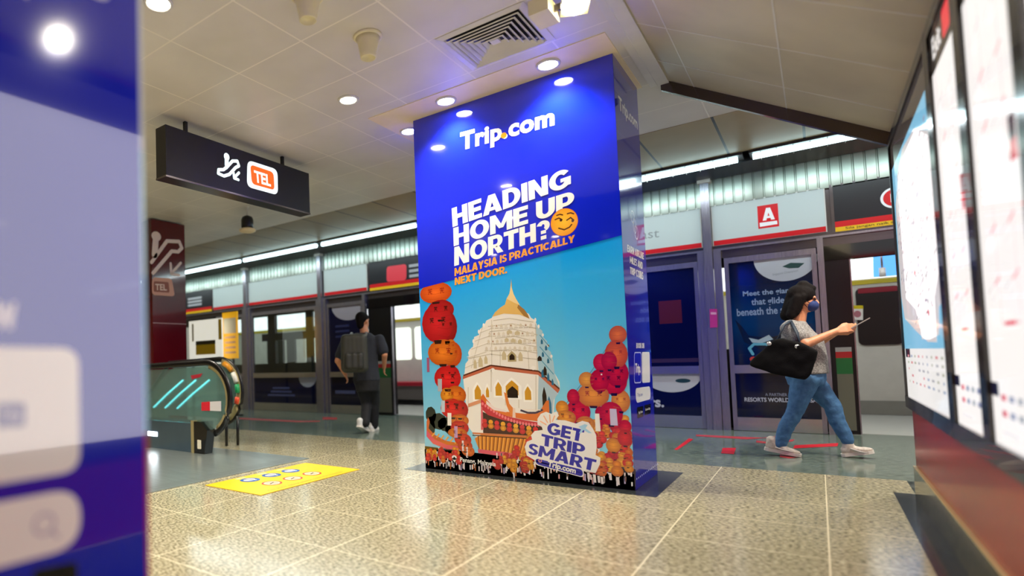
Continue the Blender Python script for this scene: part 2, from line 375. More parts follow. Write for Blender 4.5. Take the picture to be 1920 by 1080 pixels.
# ---------------------------------------------------------------- wrapped pillar in the middle
FYc, SXc = 4.564, -1.046
col = thing('wrapped_pillar', 'square floor-to-ceiling pillar wrapped in a glossy blue travel poster with white temple', 'pillar', (-1.9, 4.94, 0))
bx('pillar_body', -2.754, -1.047, 4.565, 5.311, 0.0015, CZ - .006, m_blue, col)
a = Art('y', FYc, -1)
def R(a_, b_): return random.uniform(a_, b_)
BL = '0d22cc'
a.poly([(-2.755, .0015), (-1.047, .0015), (-1.047, CZ-.007), (-2.755, CZ-.007)], BL, 0)
TL, TR, BR_, BLc = (-2.738,1.625), (-1.046,1.834), (-1.046,0.002), (-2.751,0.006)
BR_ = (-1.047, .003); BLc = (-2.755, .003); TR = (-1.047, TR[1]); TL = (-2.755, TL[1])
def bil(s, t):  # s 0..1 across, t 0..1 downwards
    return tuple((TL[i]*(1-s)+TR[i]*s)*(1-t)+(BLc[i]*(1-s)+BR_[i]*s)*t for i in (0, 1))
def skyc(s, t):
    top = mixc((.02, .60, .93), (.05, .66, .96), s); bot = mixc((.50, .80, .93), (.55, .87, .95), s); k = min(1, t*1.5)
    return mixc(top, bot, k**.8)
for i in range(6):
    for j in range(8):
        q = [(i/6, j/8), ((i+1)/6, j/8), ((i+1)/6, (j+1)/8), (i/6, (j+1)/8)]
        a.poly([bil(*p) for p in q], [skyc(*p) for p in q], 1)
# distant trees
for x, z, rx, rz in [(-2.682,0.481,0.055,0.076),(-2.608,0.427,0.086,0.0755),(-2.525,0.403,0.0945,0.0655),(-2.686,0.376,0.0435,0.0955),(-2.464,0.359,0.083,0.0555)]: a.ell((x, z), rx, rz, '16241f', 2, 9)
# pagoda
a.poly([(-2.038,1.351),(-2.068,1.308),(-2.116,1.289),(-2.142,1.242),(-2.177,1.221),(-2.189,1.172),(-2.233,1.157),(-2.247,1.075),(-2.283,1.049),(-2.297,0.959),(-2.323,0.932),(-2.336,0.849),(-2.353,0.822),(-2.096,0.9),(-1.696,0.851),(-1.537,0.717),(-1.538,0.775),(-1.572,0.841),(-1.576,0.924),(-1.593,1.007),(-1.617,1.029),(-1.618,1.091),(-1.646,1.126),(-1.652,1.177),(-1.684,1.204),(-1.707,1.265),(-1.736,1.284),(-1.756,1.32),(-1.89,1.374)], 'f1ece0', 3)
a.poly([(-1.704,1.239),(-1.684,1.204),(-1.652,1.177),(-1.646,1.126),(-1.618,1.091),(-1.617,1.029),(-1.593,1.007),(-1.576,0.924),(-1.572,0.841),(-1.537,0.725),(-1.696,0.855)], 'a9cfdb', 3.3)
a.poly([(-2.352,0.831),(-2.095,0.909),(-1.696,0.855),(-1.549,0.725),(-1.555,0.684),(-1.581,0.643),(-1.601,0.469),(-1.764,0.294),(-2.219,0.265),(-2.321,0.394)], 'f4f0e6', 3)
a.poly([(-1.696,0.842),(-1.553,0.717),(-1.559,0.676),(-1.589,0.634),(-1.611,0.428),(-1.724,0.422)], 'b3ccd6', 3.2)
a.poly([(-2.353,0.822),(-2.095,0.909),(-1.696,0.855),(-1.537,0.717),(-1.554,0.688),(-1.701,0.83),(-2.096,0.882),(-2.354,0.799)], 'c4684a', 3.6)
a.line([(-2.347,0.831),(-2.095,0.913),(-1.696,0.859),(-1.541,0.721)], .012, '5a2a1c', 3.8)
a.poly([(-2.063,1.317),(-2.038,1.351),(-1.99,1.387),(-1.948,1.409),(-1.932,1.456),(-1.907,1.493),(-1.896,1.54),(-1.886,1.614),(-1.883,1.539),(-1.872,1.49),(-1.851,1.444),(-1.836,1.4),(-1.789,1.357),(-1.761,1.312),(-1.749,1.277),(-1.826,1.317),(-1.96,1.336)], 'e6ba68', 4)
a.poly([(-1.932,1.456),(-1.907,1.493),(-1.891,1.562),(-1.872,1.49),(-1.851,1.444),(-1.823,1.394),(-1.866,1.415)], 'f3d79a', 4.2)
a.poly([(-1.836,1.4),(-1.789,1.357),(-1.761,1.312),(-1.749,1.277),(-1.796,1.306),(-1.846,1.374)], 'a87a3c', 4.3)
for y0, y1, x0, x1 in ((603,606,915,1000), (616,619,912,1004), (630,633,906,1008), (644,648,900,1010), (660,663,898,1012)):
    pass
for q in ([(-2.055,1.285),(-1.916,1.293),(-1.72,1.249)], [(-2.104,1.239),(-1.896,1.248),(-1.697,1.197)], [(-2.092,1.194),(-1.889,1.204),(-1.691,1.145)], [(-2.047,1.138),(-1.878,1.143),(-1.71,1.096)], [(-2.064,1.086),(-1.881,1.091),(-1.704,1.053)], [(-2.08,1.033),(-1.883,1.039),(-1.698,1.002)], [(-2.286,0.976),(-2.091,1.007),(-1.691,0.951)]):
    a.line(q, .006, 'c9c0ab', 4.1)
for q in ([(-2.069,1.291),(-2.085,0.918)], [(-2.006,1.021),(-2.011,0.907)], [(-1.704,1.231),(-1.704,0.868)], [(-2.152,1.242),(-2.27,0.894)], [(-1.774,1.013),(-1.772,0.877)]): a.line(q, .006, 'd3cbb8', 4.1)
def arch(cx, cz, w, h, c, l): a.poly([(cx-w/2, cz-h/2), (cx-w/2, cz+h*.1), (cx-w*.28, cz+h*.3), (cx, cz+h/2), (cx+w*.28, cz+h*.3), (cx+w/2, cz+h*.1), (cx+w/2, cz-h/2)], c, l)
for x, z, rx, rz in [(-2.224,0.695,0.0345,0.072),(-2.133,0.705,0.0165,0.0535),(-2.038,0.723,0.0325,0.066),(-1.789,0.69,0.03,0.064),(-1.919,0.723,0.063,0.0775)]: arch(x, z, rx*2.5, rz*2.3, 'fffdf4', 4.3)
for x, z, rx, rz in [(-2.22,0.69,0.029,0.063),(-2.133,0.691,0.014,0.0445),(-2.034,0.719,0.0275,0.0575),(-1.789,0.686,0.026,0.055),(-1.919,0.728,0.0535,0.0605)]: arch(x, z, rx*2, rz*2, 'd49a2a', 4.5)
for x, z, rx, rz in [(-1.916,0.693,0.0445,0.0475),(-1.908,0.979,0.022,0.026),(-1.659,0.654,0.0165,0.083),(-1.645,0.863,0.0125,0.0375),(-1.683,0.96,0.0165,0.021)]: arch(x, z, rx*2, rz*2, '1e0d0a', 4.7)
x, z, rx, rz = (-1.908,0.983,0.036,0.0435); arch(x, z, rx*2, rz*2, 'b6a678', 4.6)
for x, z, rx, rz in [(-1.975,0.994,0.0185,0.039),(-1.837,0.981,0.0175,0.0385),(-2.184,0.947,0.0195,0.045),(-2.135,0.963,0.0145,0.0355),(-2.234,0.93,0.0145,0.0405),(-1.921,1.184,0.0225,0.017),(-1.855,1.172,0.022,0.0175),(-1.947,1.12,0.018,0.0175),(-1.893,1.113,0.018,0.017),(-1.836,1.102,0.0175,0.0175)]: arch(x, z, rx*2, rz*2, 'cfc09a', 4.4)
for x, z, rx, rz in [(-2.078,0.873,0.019,0.018),(-1.737,0.885,0.017,0.017),(-1.703,1.265,0.0085,0.017),(-1.679,1.212,0.0085,0.0165),(-1.649,1.143,0.008,0.0125),(-1.611,1.058,0.008,0.0125),(-1.59,0.974,0.0085,0.0125),(-2.142,1.251,0.01,0.018),(-2.188,1.199,0.0095,0.018),(-2.24,1.121,0.01,0.0185),(-2.284,1.022,0.01,0.018)]: a.ell((x, z), rx, rz, 'f8f4ea', 4.2, 10)
for q in ([(-2.092,0.878),(-2.1,0.692)], [(-1.972,0.767),(-1.98,0.584)], [(-1.86,0.75),(-1.869,0.565)], [(-1.718,0.826),(-1.731,0.548)], [(-2.306,0.731),(-2.315,0.53)]): a.line(q, .007, 'd8cfba', 4.2)
for q in ([(-1.674,1.145),(-1.603,1.049)], [(-1.678,1.052),(-1.592,0.941)], [(-1.683,0.96),(-1.58,0.833)]): a.line(q, .007, '5fa3bd', 4.2)
for x, z, rx, rz in [(-1.66,1.093,0.0085,0.021),(-1.629,1.042,0.0085,0.021),(-1.656,0.992,0.0085,0.0205),(-1.617,0.941,0.0085,0.021),(-1.663,0.842,0.0125,0.0335),(-1.622,0.816,0.0085,0.0335),(-1.591,0.775,0.008,0.025),(-1.624,0.592,0.0165,0.0745)]: arch(x, z, rx*2, rz*2, '2b6f92', 4.3)
for row, (q0, q1, n) in enumerate((((-2.09,1.243), (-1.721,1.228), 9), ((-2.112,1.177), (-1.711,1.163), 10), ((-2.124,1.115), (-1.701,1.104), 11), ((-2.146,1.058), (-1.696,1.044), 11))):
    for i in range(n):
        t_ = (i+.5)/n; x = q0[0]*(1-t_)+q1[0]*t_; z = q0[1]*(1-t_)+q1[1]*t_
        arch(x, z, .022, .030, ('ddd2ba', 'e4dccb')[i % 2], 4.15); a.line([(x-.016, z-.022), (x+.016, z-.022)], .004, 'b9ad90', 4.16)
        if row < 3 and i % 3 == 1: a.ell((x, z-.002), .005, .007, '9a6a4a', 4.18, 8)
for q0, q1 in (((-2.329,0.895), (-2.165,0.955)), ((-2.306,0.977), (-2.128,1.026)), ((-2.263,1.053), (-2.111,1.097)), ((-2.23,1.12), (-2.094,1.158)), ((-2.188,1.186), (-2.082,1.216))):
    a.line([q0, q1], .005, 'cfc6b0', 4.15); a.line([(q0[0], q0[1]+.012), (q1[0], q1[1]+.012)], .003, 'fffaf0', 4.16)
# temple roofs
a.poly([(-2.313,0.589),(-2.188,0.632),(-2.19,0.601),(-2.314,0.558)], 'e09a70', 4.6)
a.poly([(-2.197,0.646),(-2.172,0.677),(-2.145,0.633),(-2.082,0.564),(-1.973,0.532),(-1.818,0.52),(-1.701,0.544),(-1.648,0.625),(-1.626,0.634),(-1.626,0.543),(-1.663,0.458),(-1.82,0.473),(-1.975,0.497),(-2.112,0.528),(-2.181,0.579)], 'e2742c', 5)
a.poly([(-2.193,0.632),(-2.17,0.615),(-2.111,0.545),(-1.975,0.497),(-1.82,0.469),(-1.664,0.45),(-1.665,0.421),(-1.822,0.439),(-1.999,0.461),(-2.137,0.5),(-2.197,0.552)], 'c92e3e', 5.2)
a.poly([(-2.146,0.62),(-2.073,0.564),(-1.982,0.545),(-1.973,0.527),(-2.083,0.542),(-2.147,0.589)], 'f3e2dc', 5.4)
for i in range(22):
    t = i/21; p = ((-2.18,0.592), (-1.669,0.437)); x = p[0][0]*(1-t)+p[1][0]*t; z = p[0][1]*(1-t)+p[1][1]*t - .055*math.sin(math.pi*t)
    a.ell((x, z), .010, .014, 'ef7d86', 5.5, 8)
a.poly([(-2.196,0.565),(-2.182,0.566),(-2.181,0.374),(-2.205,0.373)], 'd9606a', 5.4)
a.poly([(-1.989,0.693),(-1.966,0.68),(-1.947,0.598),(-1.905,0.551),(-1.893,0.509),(-1.938,0.503),(-1.971,0.584)], 'e8863c', 5.6)
a.poly([(-1.918,0.564),(-1.9,0.564),(-1.899,0.483),(-1.926,0.486)], 'f0d2c0', 5.7)
a.line([(-1.856,0.548),(-1.796,0.529),(-1.732,0.531),(-1.676,0.558)], .016, '3a2b4a', 5.6); a.line([(-1.838,0.553),(-1.693,0.553)], .006, 'f5e6d8', 5.7)
a.poly([(-2.183,0.525),(-2.113,0.497),(-1.976,0.462),(-1.822,0.439),(-1.673,0.425),(-1.72,0.314),(-2.186,0.347)], '3a0f0d', 5.1)
for i, c in enumerate(('d8242c','f0a325','e0303a','f2b02c','d42430','f2b434','d6323c','f1aa2c','d8242c')):
    x = (-2.168,0.432)[0]; x1 = (-1.741,0.426)[0]; xx = x + (x1-x)*i/8; zz = (-2.168,0.437)[1] - .012*i*.5
    a.ell((xx, zz+.012), .020, .019, c, 5.8, 12); a.ell((xx, zz-.022), .026, .024, c, 5.9, 12, col2=mixc(tuple(int(c[k:k+2],16)/255 for k in (0,2,4)), (.4,.05,.05), .35))
a.line([(-2.284,0.341),(-1.762,0.341)], .014, 'd27a48', 5.9); a.line([(-2.285,0.323),(-1.762,0.324)], .008, '4a1510', 5.9)
a.poly([(-2.266,0.297),(-2.201,0.337),(-1.826,0.341),(-1.772,0.294),(-1.833,0.18),(-1.943,0.197),(-2.231,0.21)], 'd9801c', 5.3)
for i in range(13):
    x0, z0 = (-2.231,0.322); x1, z1 = (-1.805,0.325); t = i/12; xb0, zb0 = (-2.231,0.21); xb1, zb1 = (-1.899,0.191)
    a.line([(x0+(x1-x0)*t, z0+(z1-z0)*t), (xb0+(xb1-xb0)*t*1.15, zb0+(zb1-zb0)*t)], .006, '5a2410', 5.6)
    a.line([(x0+(x1-x0)*t+.014, z0+(z1-z0)*t), (xb0+(xb1-xb0)*t*1.15+.014, zb0+(zb1-zb0)*t)], .007, 'f7b548', 5.5)
a.poly([(-2.761,0.172),(-2.37,0.182),(-2.223,0.175),(-1.833,0.18),(-1.367,0.154),(-1.035,0.154),(-1.043,-0.001),(-2.751,0.001)], '22100e', 4.9)
a.poly([(-2.755, .003), (-1.047, .003), (-1.047, .12), (-2.755, .20)], '22100e', 4.9)
a.poly([(-2.241,0.209),(-1.988,0.202),(-1.833,0.18),(-1.835,0.154),(-2.012,0.165),(-2.237,0.178)], 'dc5468', 5.8)
a.poly([(-2.728,0.422),(-2.71,0.461),(-2.695,0.424),(-2.709,0.361),(-2.651,0.307),(-2.546,0.262),(-2.388,0.244),(-2.379,0.218),(-2.548,0.215),(-2.67,0.245),(-2.733,0.298)], 'c8622c', 5.3)
a.poly([(-2.731,0.346),(-2.653,0.265),(-2.532,0.226),(-2.379,0.218),(-2.38,0.19),(-2.534,0.188),(-2.671,0.226),(-2.734,0.288)], 'da5268', 5.5)
for i in range(7):
    x0, z0 = (-2.679,0.291); x1, z1 = (-2.408,0.234); t = i/6; a.line([(x0+(x1-x0)*t, z0+(z1-z0)*t), (x0+(x1-x0)*t+.03, z0+(z1-z0)*t+.035)], .012, 'e9a040', 5.6)
REDS = ('e0141c', 'd60f22', 'c91020', 'ee2b24'); YEL = ('f6a81c', 'f5951c', 'fbb92a', 'f0801a')
def lantern(c, rx, rz, colr, l, mark=True):
    rgb = tuple(int(colr[k:k+2], 16)/255 for k in (0, 2, 4)); hi = mixc(rgb, (1, .7, .4), .08); lo = mixc(rgb, (.35, .02, .02), .35)
    a.ell(c, rx, rz, hi, l, 18, col2=lo)
    if rx > .03:
        for k in (-.5, 0, .5): a.line([(c[0]-rx*math.sqrt(1-k*k)*.93, c[1]+rz*k), (c[0], c[1]+rz*k-.12*rz), (c[0]+rx*math.sqrt(1-k*k)*.93, c[1]+rz*k)], .0025, mixc(rgb, (.3, 0, 0), .3), l+.2)
        a.poly([(c[0]-rx*.25, c[1]-rz*.86), (c[0]+rx*.25, c[1]-rz*.86), (c[0]+rx*.2, c[1]-rz*1.05), (c[0]-rx*.2, c[1]-rz*1.05)], '2a0c0a', l+.2)
    if mark and rx > .05:
        for dx in (-.35, .4):
            m_ = '2c0a0c' if rgb[1] < .3 else 'a52a14'; x, z = c[0]+dx*rx, c[1]+.15*rz; w = rx*.14
            for q in (((-1, .6), (1, .7)), ((0, 1.3), (0, -.2)), ((-.9, 0), (.9, .05)), ((-.1, 0), (-.8, -1.1)), ((.2, 0), (.3, -.8), (1, -.9)), ((-.8, 1.1), (-.4, .7)), ((.8, 1.2), (.4, .7))):
                a.line([(x+p[0]*w, z+p[1]*w) for p in q], w*.28, m_, l+.3)
def fill(poly, n, smin, smax, l, tags=.3):
    xs = [p[0] for p in poly]; zs = [p[1] for p in poly]; got = []
    def inside(x, z):
        c = False
        for i in range(len(poly)):
            (xi, zi), (xj, zj) = poly[i], poly[i-1]
            if (zi > z) != (zj > z) and x < (xj-xi)*(z-zi)/(zj-zi)+xi: c = not c
        return c
    while len(got) < n:
        x, z = R(min(xs), max(xs)), R(min(zs), max(zs))
        if inside(x, z): got.append((x, z))
    got.sort(key=lambda p: -p[1])
    for i, (x, z) in enumerate(got):
        s = R(smin, smax); c = random.choice(REDS if random.random() < .5 else YEL)
        x = max(-2.755 + s, min(-1.047 - s, x))
        lantern((x, z+s*1.2), s*.7, s*.65, c, l + i*.02, False); lantern((x, z), s, s*.95, c, l + i*.02 + .01, False)
        if random.random() < tags: a.poly([(x-s*.2, z-s*.9), (x+s*.25, z-s*.9), (x+s*.3, z-s*2.3), (x-s*.1, z-s*2.3)], 'f3e9e2', l + i*.02 + .015)
# rows of small white prayer tags along the bottom
for k in range(170):
    t = R(0, 1); x = -2.745 + 1.69*t; z = R(.03, .17) * (1 - .0*t); h = R(.03, .06)
    if x - .008 < -2.755 or x + .008 > -1.047: continue
    if -2.56 < x < -2.10 and z > .07: z = R(.03, .06)
    a.poly([(x-.005, z-h/2+.012), (x+.005, z-h/2+.012), (x+.006, z+h/2+.01), (x-.004, z+h/2+.01)], random.choice(('f4ece6', 'e9d8d4', 'f6b8a8', 'c9b6d8', 'f2f0ee', 'b8602c')), 5.9)
fill([(-2.729,0.136),(-2.411,0.17),(-2.415,0.087),(-2.731,0.079)], 26, .020, .030, 6, .3)
fill([(-2.122,0.086),(-1.943,0.197),(-1.761,0.357),(-1.676,0.362),(-1.728,0.138),(-1.839,0.052)], 30, .022, .038, 6, .2)
fill([(-1.354,0.44),(-1.259,0.464),(-1.029,0.493),(-1.042,0.153),(-1.221,0.097),(-1.369,0.122)], 55, .028, .046, 6.2, .55)
lz = 6.4
for (x, z, rx, rz), c in zip([(-2.587,1.571,0.1615,0.095),(-2.545,1.41,0.133,0.0945),(-2.488,1.259,0.0995,0.1455),(-2.582,1.298,0.156,0.1755),(-2.454,1.084,0.052,0.065),(-2.446,1.018,0.093,0.1115),(-2.54,1.035,0.1485,0.1175),(-2.454,0.841,0.0725,0.0745),(-2.502,0.809,0.131,0.112),(-2.426,0.661,0.0975,0.083),(-2.514,0.66,0.063,0.0655),(-2.395,0.537,0.081,0.083),(-2.467,0.544,0.114,0.088),(-2.399,0.445,0.0865,0.055),(-2.402,0.381,0.0865,0.064),(-2.424,0.334,0.092,0.046),(-2.376,0.282,0.0805,0.055),(-2.358,0.228,0.07,0.0545),(-2.33,0.185,0.0595,0.0455)],
                             ('f0651c','b5121c','a00d18','cf1222','f39a20','e8641a','f4821c','d0101e','ea1822','f0801c','f8a824','c8101c','e8181e','f08a20','e01a1e','f4901e','e8301c','e0481c','f07c20')):
    x = max(x, -2.755 + rx*1.001) if x - rx < -2.755 else x
    lz += .05; lantern((x, z), rx, rz, c, lz, True)
L0 = 7.5
for x, z, w, h, c in ((*(-2.69,0.93), .03, .13, 'a3587c'), (*(-2.579,0.748), .045, .11, 'b2b6bd'), (*(-2.555,0.561), .04, .10, 'bccbd6'), (*(-2.497,0.45), .042, .11, 'f2efe6'), (*(-2.439,0.342), .035, .10, 'c49ac4'), (*(-2.378,0.227), .018, .09, 'f0e6e2'), (*(-2.341,0.175), .018, .09, 'f0e6e2')):
    a.poly([(x-w/2, z-h/2), (x+w/2*.8, z-h/2), (x+w/2, z+h/2), (x-w/2*.8, z+h/2)], c, L0)
a.line([(-1.523,0.574),(-1.297,0.858),(-1.081,1.182)], .004, '5c7f92', 6.3)
for (x, z, rx, rz), c in zip([(-1.07,1.116,0.06,0.0655),(-1.08,0.974,0.0775,0.1035),(-1.096,0.636,0.0635,0.0845),(-1.44,0.661,0.047,0.0605),(-1.527,0.578,0.0485,0.0535),(-1.499,0.502,0.0715,0.057),(-1.338,0.79,0.057,0.0595),(-1.361,0.459,0.0685,0.0595),(-1.298,0.675,0.1125,0.091),(-1.115,0.836,0.0785,0.1005),(-1.41,0.549,0.0895,0.0925),(-1.231,0.916,0.055,0.0665),(-1.175,0.926,0.0545,0.07),(-1.248,0.782,0.0665,0.0865),(-1.153,0.786,0.0935,0.1085),(-1.252,0.546,0.037,0.0475),(-1.179,0.541,0.0795,0.089),(-1.175,0.313,0.0505,0.054),(-1.076,0.453,0.042,0.0495),(-1.073,0.37,0.049,0.061)],
                             ('f07a1c','ee6814','f8a828','d91424','f5a424','f7a222','f7b224','f4aa24','f6a01c','d20c1c','e20f1e','e01830','cf1026','d60c1e','e40f1c','c81020','e21a2c','f6a424','e41a28','e0141e')):
    x = min(x, -1.047 - rx*1.001)
    lantern((x, z), rx, rz, c, 6.6 + (z < 1.5)*.5 + random.random()*.3, rx > .06)
for x, z, w, h, c in ((*(-1.274,0.475), .035, .13, 'f3efe4'), (*(-1.162,0.518), .05, .12, 'cfc8e0'), (*(-1.231,0.829), 0.01, .01, 'f3efe4')):
    a.poly([(x-w/2, z-h/2), (x+w/2, z-h/2), (x+w/2*.8, z+h/2), (x-w/2, z+h/2)], c, 8)
# plain blue field covers whatever rises above the slanted edge
a.poly([TL, TR, (TR[0], TR[1]+.28), (TL[0], TL[1]+.20)], BL, 8.6)
WH = 'f6f4ec'
a.text('Trip.com', [(-2.286,2.94),(-1.477,2.918),(-1.485,2.73),(-2.295,2.735)], WH, 9, .042, 1.05)
x, z, rx, rz = (-1.896,2.807,0.025,0.024); a.ell((x, z), rx, rz, 'ff9a1e', 9.2)
heavy_text(a, 'HEADING', [(-2.396,2.295),(-1.379,2.417),(-1.382,2.269),(-2.393,2.129)], WH, 9)
heavy_text(a, 'HOME UP', [(-2.388,2.119),(-1.36,2.231),(-1.366,2.088),(-2.39,1.959)], WH, 9)
heavy_text(a, 'NORTH?', [(-2.385,1.949),(-1.553,2.049),(-1.556,1.902),(-2.393,1.785)], WH, 9)
OR = 'f7a53a'
heavy_text(a, 'MALAYSIA IS PRACTICALLY', [(-2.391,1.766),(-1.371,1.892),(-1.374,1.836),(-2.394,1.696)], OR, 9)
heavy_text(a, 'NEXT DOOR.', [(-2.392,1.682),(-1.915,1.727),(-1.918,1.666),(-2.395,1.617)], OR, 9)
x, z, rx, rz = (-1.446,2.002,0.1035,0.107)
a.ell((x, z), rx, rz, 'c05a14', 9.3, 32); a.ell((x, z), rx*.97, rz*.97, 'fdc62c', 9.4, 32, col2='f5a01e')
for q in ([(-1.513,2.033),(-1.484,2.041),(-1.461,2.024)], [(-1.425,2.013),(-1.397,2.028),(-1.374,2.004)], [(-1.499,2.064),(-1.475,2.068),(-1.455,2.06)], [(-1.419,2.062),(-1.395,2.065),(-1.372,2.053)], [(-1.488,1.962),(-1.448,1.943),(-1.408,1.956),(-1.391,1.974)]): a.line(q, .010, '5c3208', 9.6, True)
for x, z, rx, rz in [(-1.469,2.021,0.01,0.011),(-1.382,2.001,0.01,0.011)]: a.ell((x, z), rx, rz, '4a2606', 9.7, 12)
# sticker
a.poly([(-1.834,0.256),(-1.815,0.299),(-1.771,0.319),(-1.778,0.352),(-1.747,0.388),(-1.683,0.399),(-1.69,0.424),(-1.723,0.439),(-1.721,0.485),(-1.694,0.524),(-1.651,0.542),(-1.611,0.527),(-1.569,0.549),(-1.554,0.516),(-1.58,0.482),(-1.508,0.481),(-1.43,0.46),(-1.383,0.482),(-1.337,0.472),(-1.309,0.426),(-1.289,0.38),(-1.289,0.294),(-1.3,0.234),(-1.267,0.217),(-1.273,0.17),(-1.306,0.101),(-1.37,0.106),(-1.605,0.116),(-1.749,0.153),(-1.82,0.189)], 'f4f1ea', 9.3)
for q in ([(-1.697,0.465),(-1.656,0.442)], [(-1.67,0.508),(-1.643,0.459)], [(-1.624,0.518),(-1.622,0.46)], [(-1.587,0.511),(-1.605,0.469)]): a.line(q, .010, 'f6b892', 9.5, True)
a.poly([(-1.412,0.437),(-1.365,0.459),(-1.346,0.452),(-1.362,0.428),(-1.318,0.394),(-1.341,0.393),(-1.378,0.415),(-1.395,0.39),(-1.41,0.389),(-1.393,0.422)], 'a9d8ee', 9.9)
NV = '2320a8'
heavy_text(a, 'GET', [(-1.638,0.464),(-1.37,0.415),(-1.39,0.323),(-1.655,0.372)], NV, 9.6)
heavy_text(a, 'TRIP', [(-1.693,0.37),(-1.368,0.304),(-1.38,0.22),(-1.705,0.281)], NV, 9.6)
heavy_text(a, 'SMART', [(-1.794,0.292),(-1.294,0.199),(-1.313,0.112),(-1.815,0.206)], NV, 9.6)
a.rrect([(-1.76,0.181),(-1.388,0.124),(-1.391,0.057),(-1.759,0.123)], .03, 'f4f1ea', 9.7); a.rrect([(-1.752,0.174),(-1.396,0.117),(-1.398,0.064),(-1.75,0.128)], .028, NV, 9.8)
a.text('Trip.com', [(-1.652,0.161),(-1.442,0.123),(-1.452,0.07),(-1.663,0.107)], WH, 9.95, .04)
x, z, rx, rz = (-1.715,0.156,0.014,0.014); a.ring((x, z), rx, rz, .006, 'f09a94', 9.95, 14)
a.text('Penang, Malaysia', [(-2.408,0.129),(-2.083,0.116),(-2.086,0.067),(-2.41,0.078)], WH, 9, .02)
x, z, rx, rz = (-2.464,0.12,0.0235,0.0205); a.ell((x, z), rx, rz, WH, 9, 14); a.poly([(x-rx, z-.2*rz), (x+rx, z-.2*rz), (x, z-2.1*rz)], WH, 9); a.ell((x, z), rx*.4, rz*.4, '22100e', 9.2, 10)
a.build('poster_front', P_GLOSS, col)

s = Art('x', SXc, 1)
s.rect((4.565, .0015), (5.311, CZ-.007), '0c1cae', 0)
s.text('Trip.com', [(4.67,2.907),(5.27,2.91),(5.262,2.787),(4.672,2.766)], WH, 1, .03)
for y, z, ry_, rz in [(4.921,2.03,0.061,0.052),(4.975,1.968,0.0535,0.061),(5.018,1.924,0.063,0.057)]: s.ring((y, z), ry_, rz, .012, 'd6d8f4', 1, 20)
heavy_text(s, 'EARN AIRLINE', [(4.707,1.788),(5.242,1.792),(5.228,1.734),(4.696,1.731)], WH, 1); heavy_text(s, 'MILES AND', [(4.77,1.708),(5.185,1.707),(5.171,1.649),(4.759,1.654)], WH, 1); heavy_text(s, 'TRIP COINS', [(4.753,1.625),(5.185,1.629),(5.17,1.563),(4.742,1.572)], WH, 1)
heavy_text(s, 'BOOK ON', [(4.827,1.055),(5.09,1.057),(5.08,1.015),(4.818,1.015)], WH, 1)
s.rrect([(4.746,0.987),(4.975,0.986),(4.921,0.75),(4.696,0.756)], .035, 'c9cdf6', 1); s.rrect([(4.754,0.979),(4.964,0.978),(4.914,0.759),(4.708,0.764)], .033, '1826c8', 1.5); s.text('Trip.', [(4.761,0.904),(4.928,0.897),(4.908,0.808),(4.741,0.813)], WH, 2, .04)
s.rrect([(4.993,0.986),(5.261,0.985),(5.222,0.741),(4.947,0.749)], .03, 'f2f2f6', 1)
s.rrect([(4.721,0.72),(5.215,0.711),(5.209,0.609),(4.729,0.61)], .05, 'f2f2f6', 1); s.text('Trip.com', [(4.778,0.681),(4.948,0.676),(4.941,0.643),(4.77,0.646)], '8a90c8', 2, .02)
s.rrect([(4.739,0.578),(4.942,0.574),(4.924,0.495),(4.737,0.496)], .01, '0a0a12', 1); s.rrect([(4.978,0.576),(5.2,0.572),(5.182,0.497),(4.978,0.498)], .01, '0a0a12', 1)
s.text('App Store', [(4.782,0.547),(4.918,0.544),(4.912,0.52),(4.776,0.52)], 'e8e8f0', 2, .02); s.text('Google Play', [(5.008,0.549),(5.175,0.548),(5.169,0.523),(5.002,0.525)], 'e8e8f0', 2, .02)
p0, p1 = (4.628,0.074), (5.334,0.074)
for k in range(14):
    t = k/13; y = p0[0]+(p1[0]-p0[0])*t; z = p0[1]+(p1[1]-p0[1])*t; s.rect((y-.012, z-.006), (y+.012, z+.006), 'ccd2ff', 1)
s.build('poster_side', P_SIDE, col)

# ---------------------------------------------------------------- wrapped pillar beside the camera
pil = thing('wrapped_pillar', 'blue poster-wrapped pillar very close at the left, out of focus, with a white search box', 'pillar', (-1.9, .29, 0))
bx('pillar_body', -2.754, -1.047, -.08, .662, 0, CZ, m_blue, pil)
s = Art('x', SXc, 1)
s.rect((-.08, .0015), (.655, CZ-.007), '0a1cb2', 0)
s.rrect([(.27, 1.015), (.521, 1.012), (.521, .787), (.27, .787)], .035, 'ecebee', 1)
s.rrect([(0.379,0.921),(0.426,0.918),(0.426,0.877),(0.379,0.879)], .008, '6f6aa8', 2); s.text('Trip', [(0.386,0.909),(0.419,0.906),(0.419,0.886),(0.385,0.89)], 'd8d6ee', 3, .02)
s.rrect([(.27, .757), (.521, .757), (.521, .651), (.27, .651)], .052, 'ecebee', 1)
y, z, ry_, rz = (0.456,0.705,0.0195,0.0195); s.ring((y, z), ry_, rz, .0045, 'a9a6c8', 2); s.line([(0.469,0.69),(0.479,0.678)], .005, 'a9a6c8', 2, True)
s.rrect([(0.435,0.633),(0.515,0.625),(0.515,0.561),(0.435,0.577)], .012, '0a0a12', 1)
heavy_text(s, 'BOOK NOW', [(.20, (0.395,1.089)[1]), (0.413,1.09), (0.411,1.044), (.20, (0.394,1.044)[1])], 'dcdaf0', 1)
s.text('Trip.com', [(.02, 1.78), (0.438,1.694), (0.434,1.62), (.02, 1.72)], 'dfe0f5', 1, .05)
heavy_text(s, 'COINS', [(.20, 1.765), (0.591,1.756), (0.59,1.697), (.20, 1.72)], 'dfe0f5', 1)
for z0, z1, c in ((.0015, .42, '2a1010'), (.42, .84, 'b02430'), (.84, 1.16, '3aa4dc'), (1.16, 1.42, '9fd4e8'), (1.42, CZ-.007, 'cfdcea')): s.rect((.655, z0), (.662, z1), c, 1)
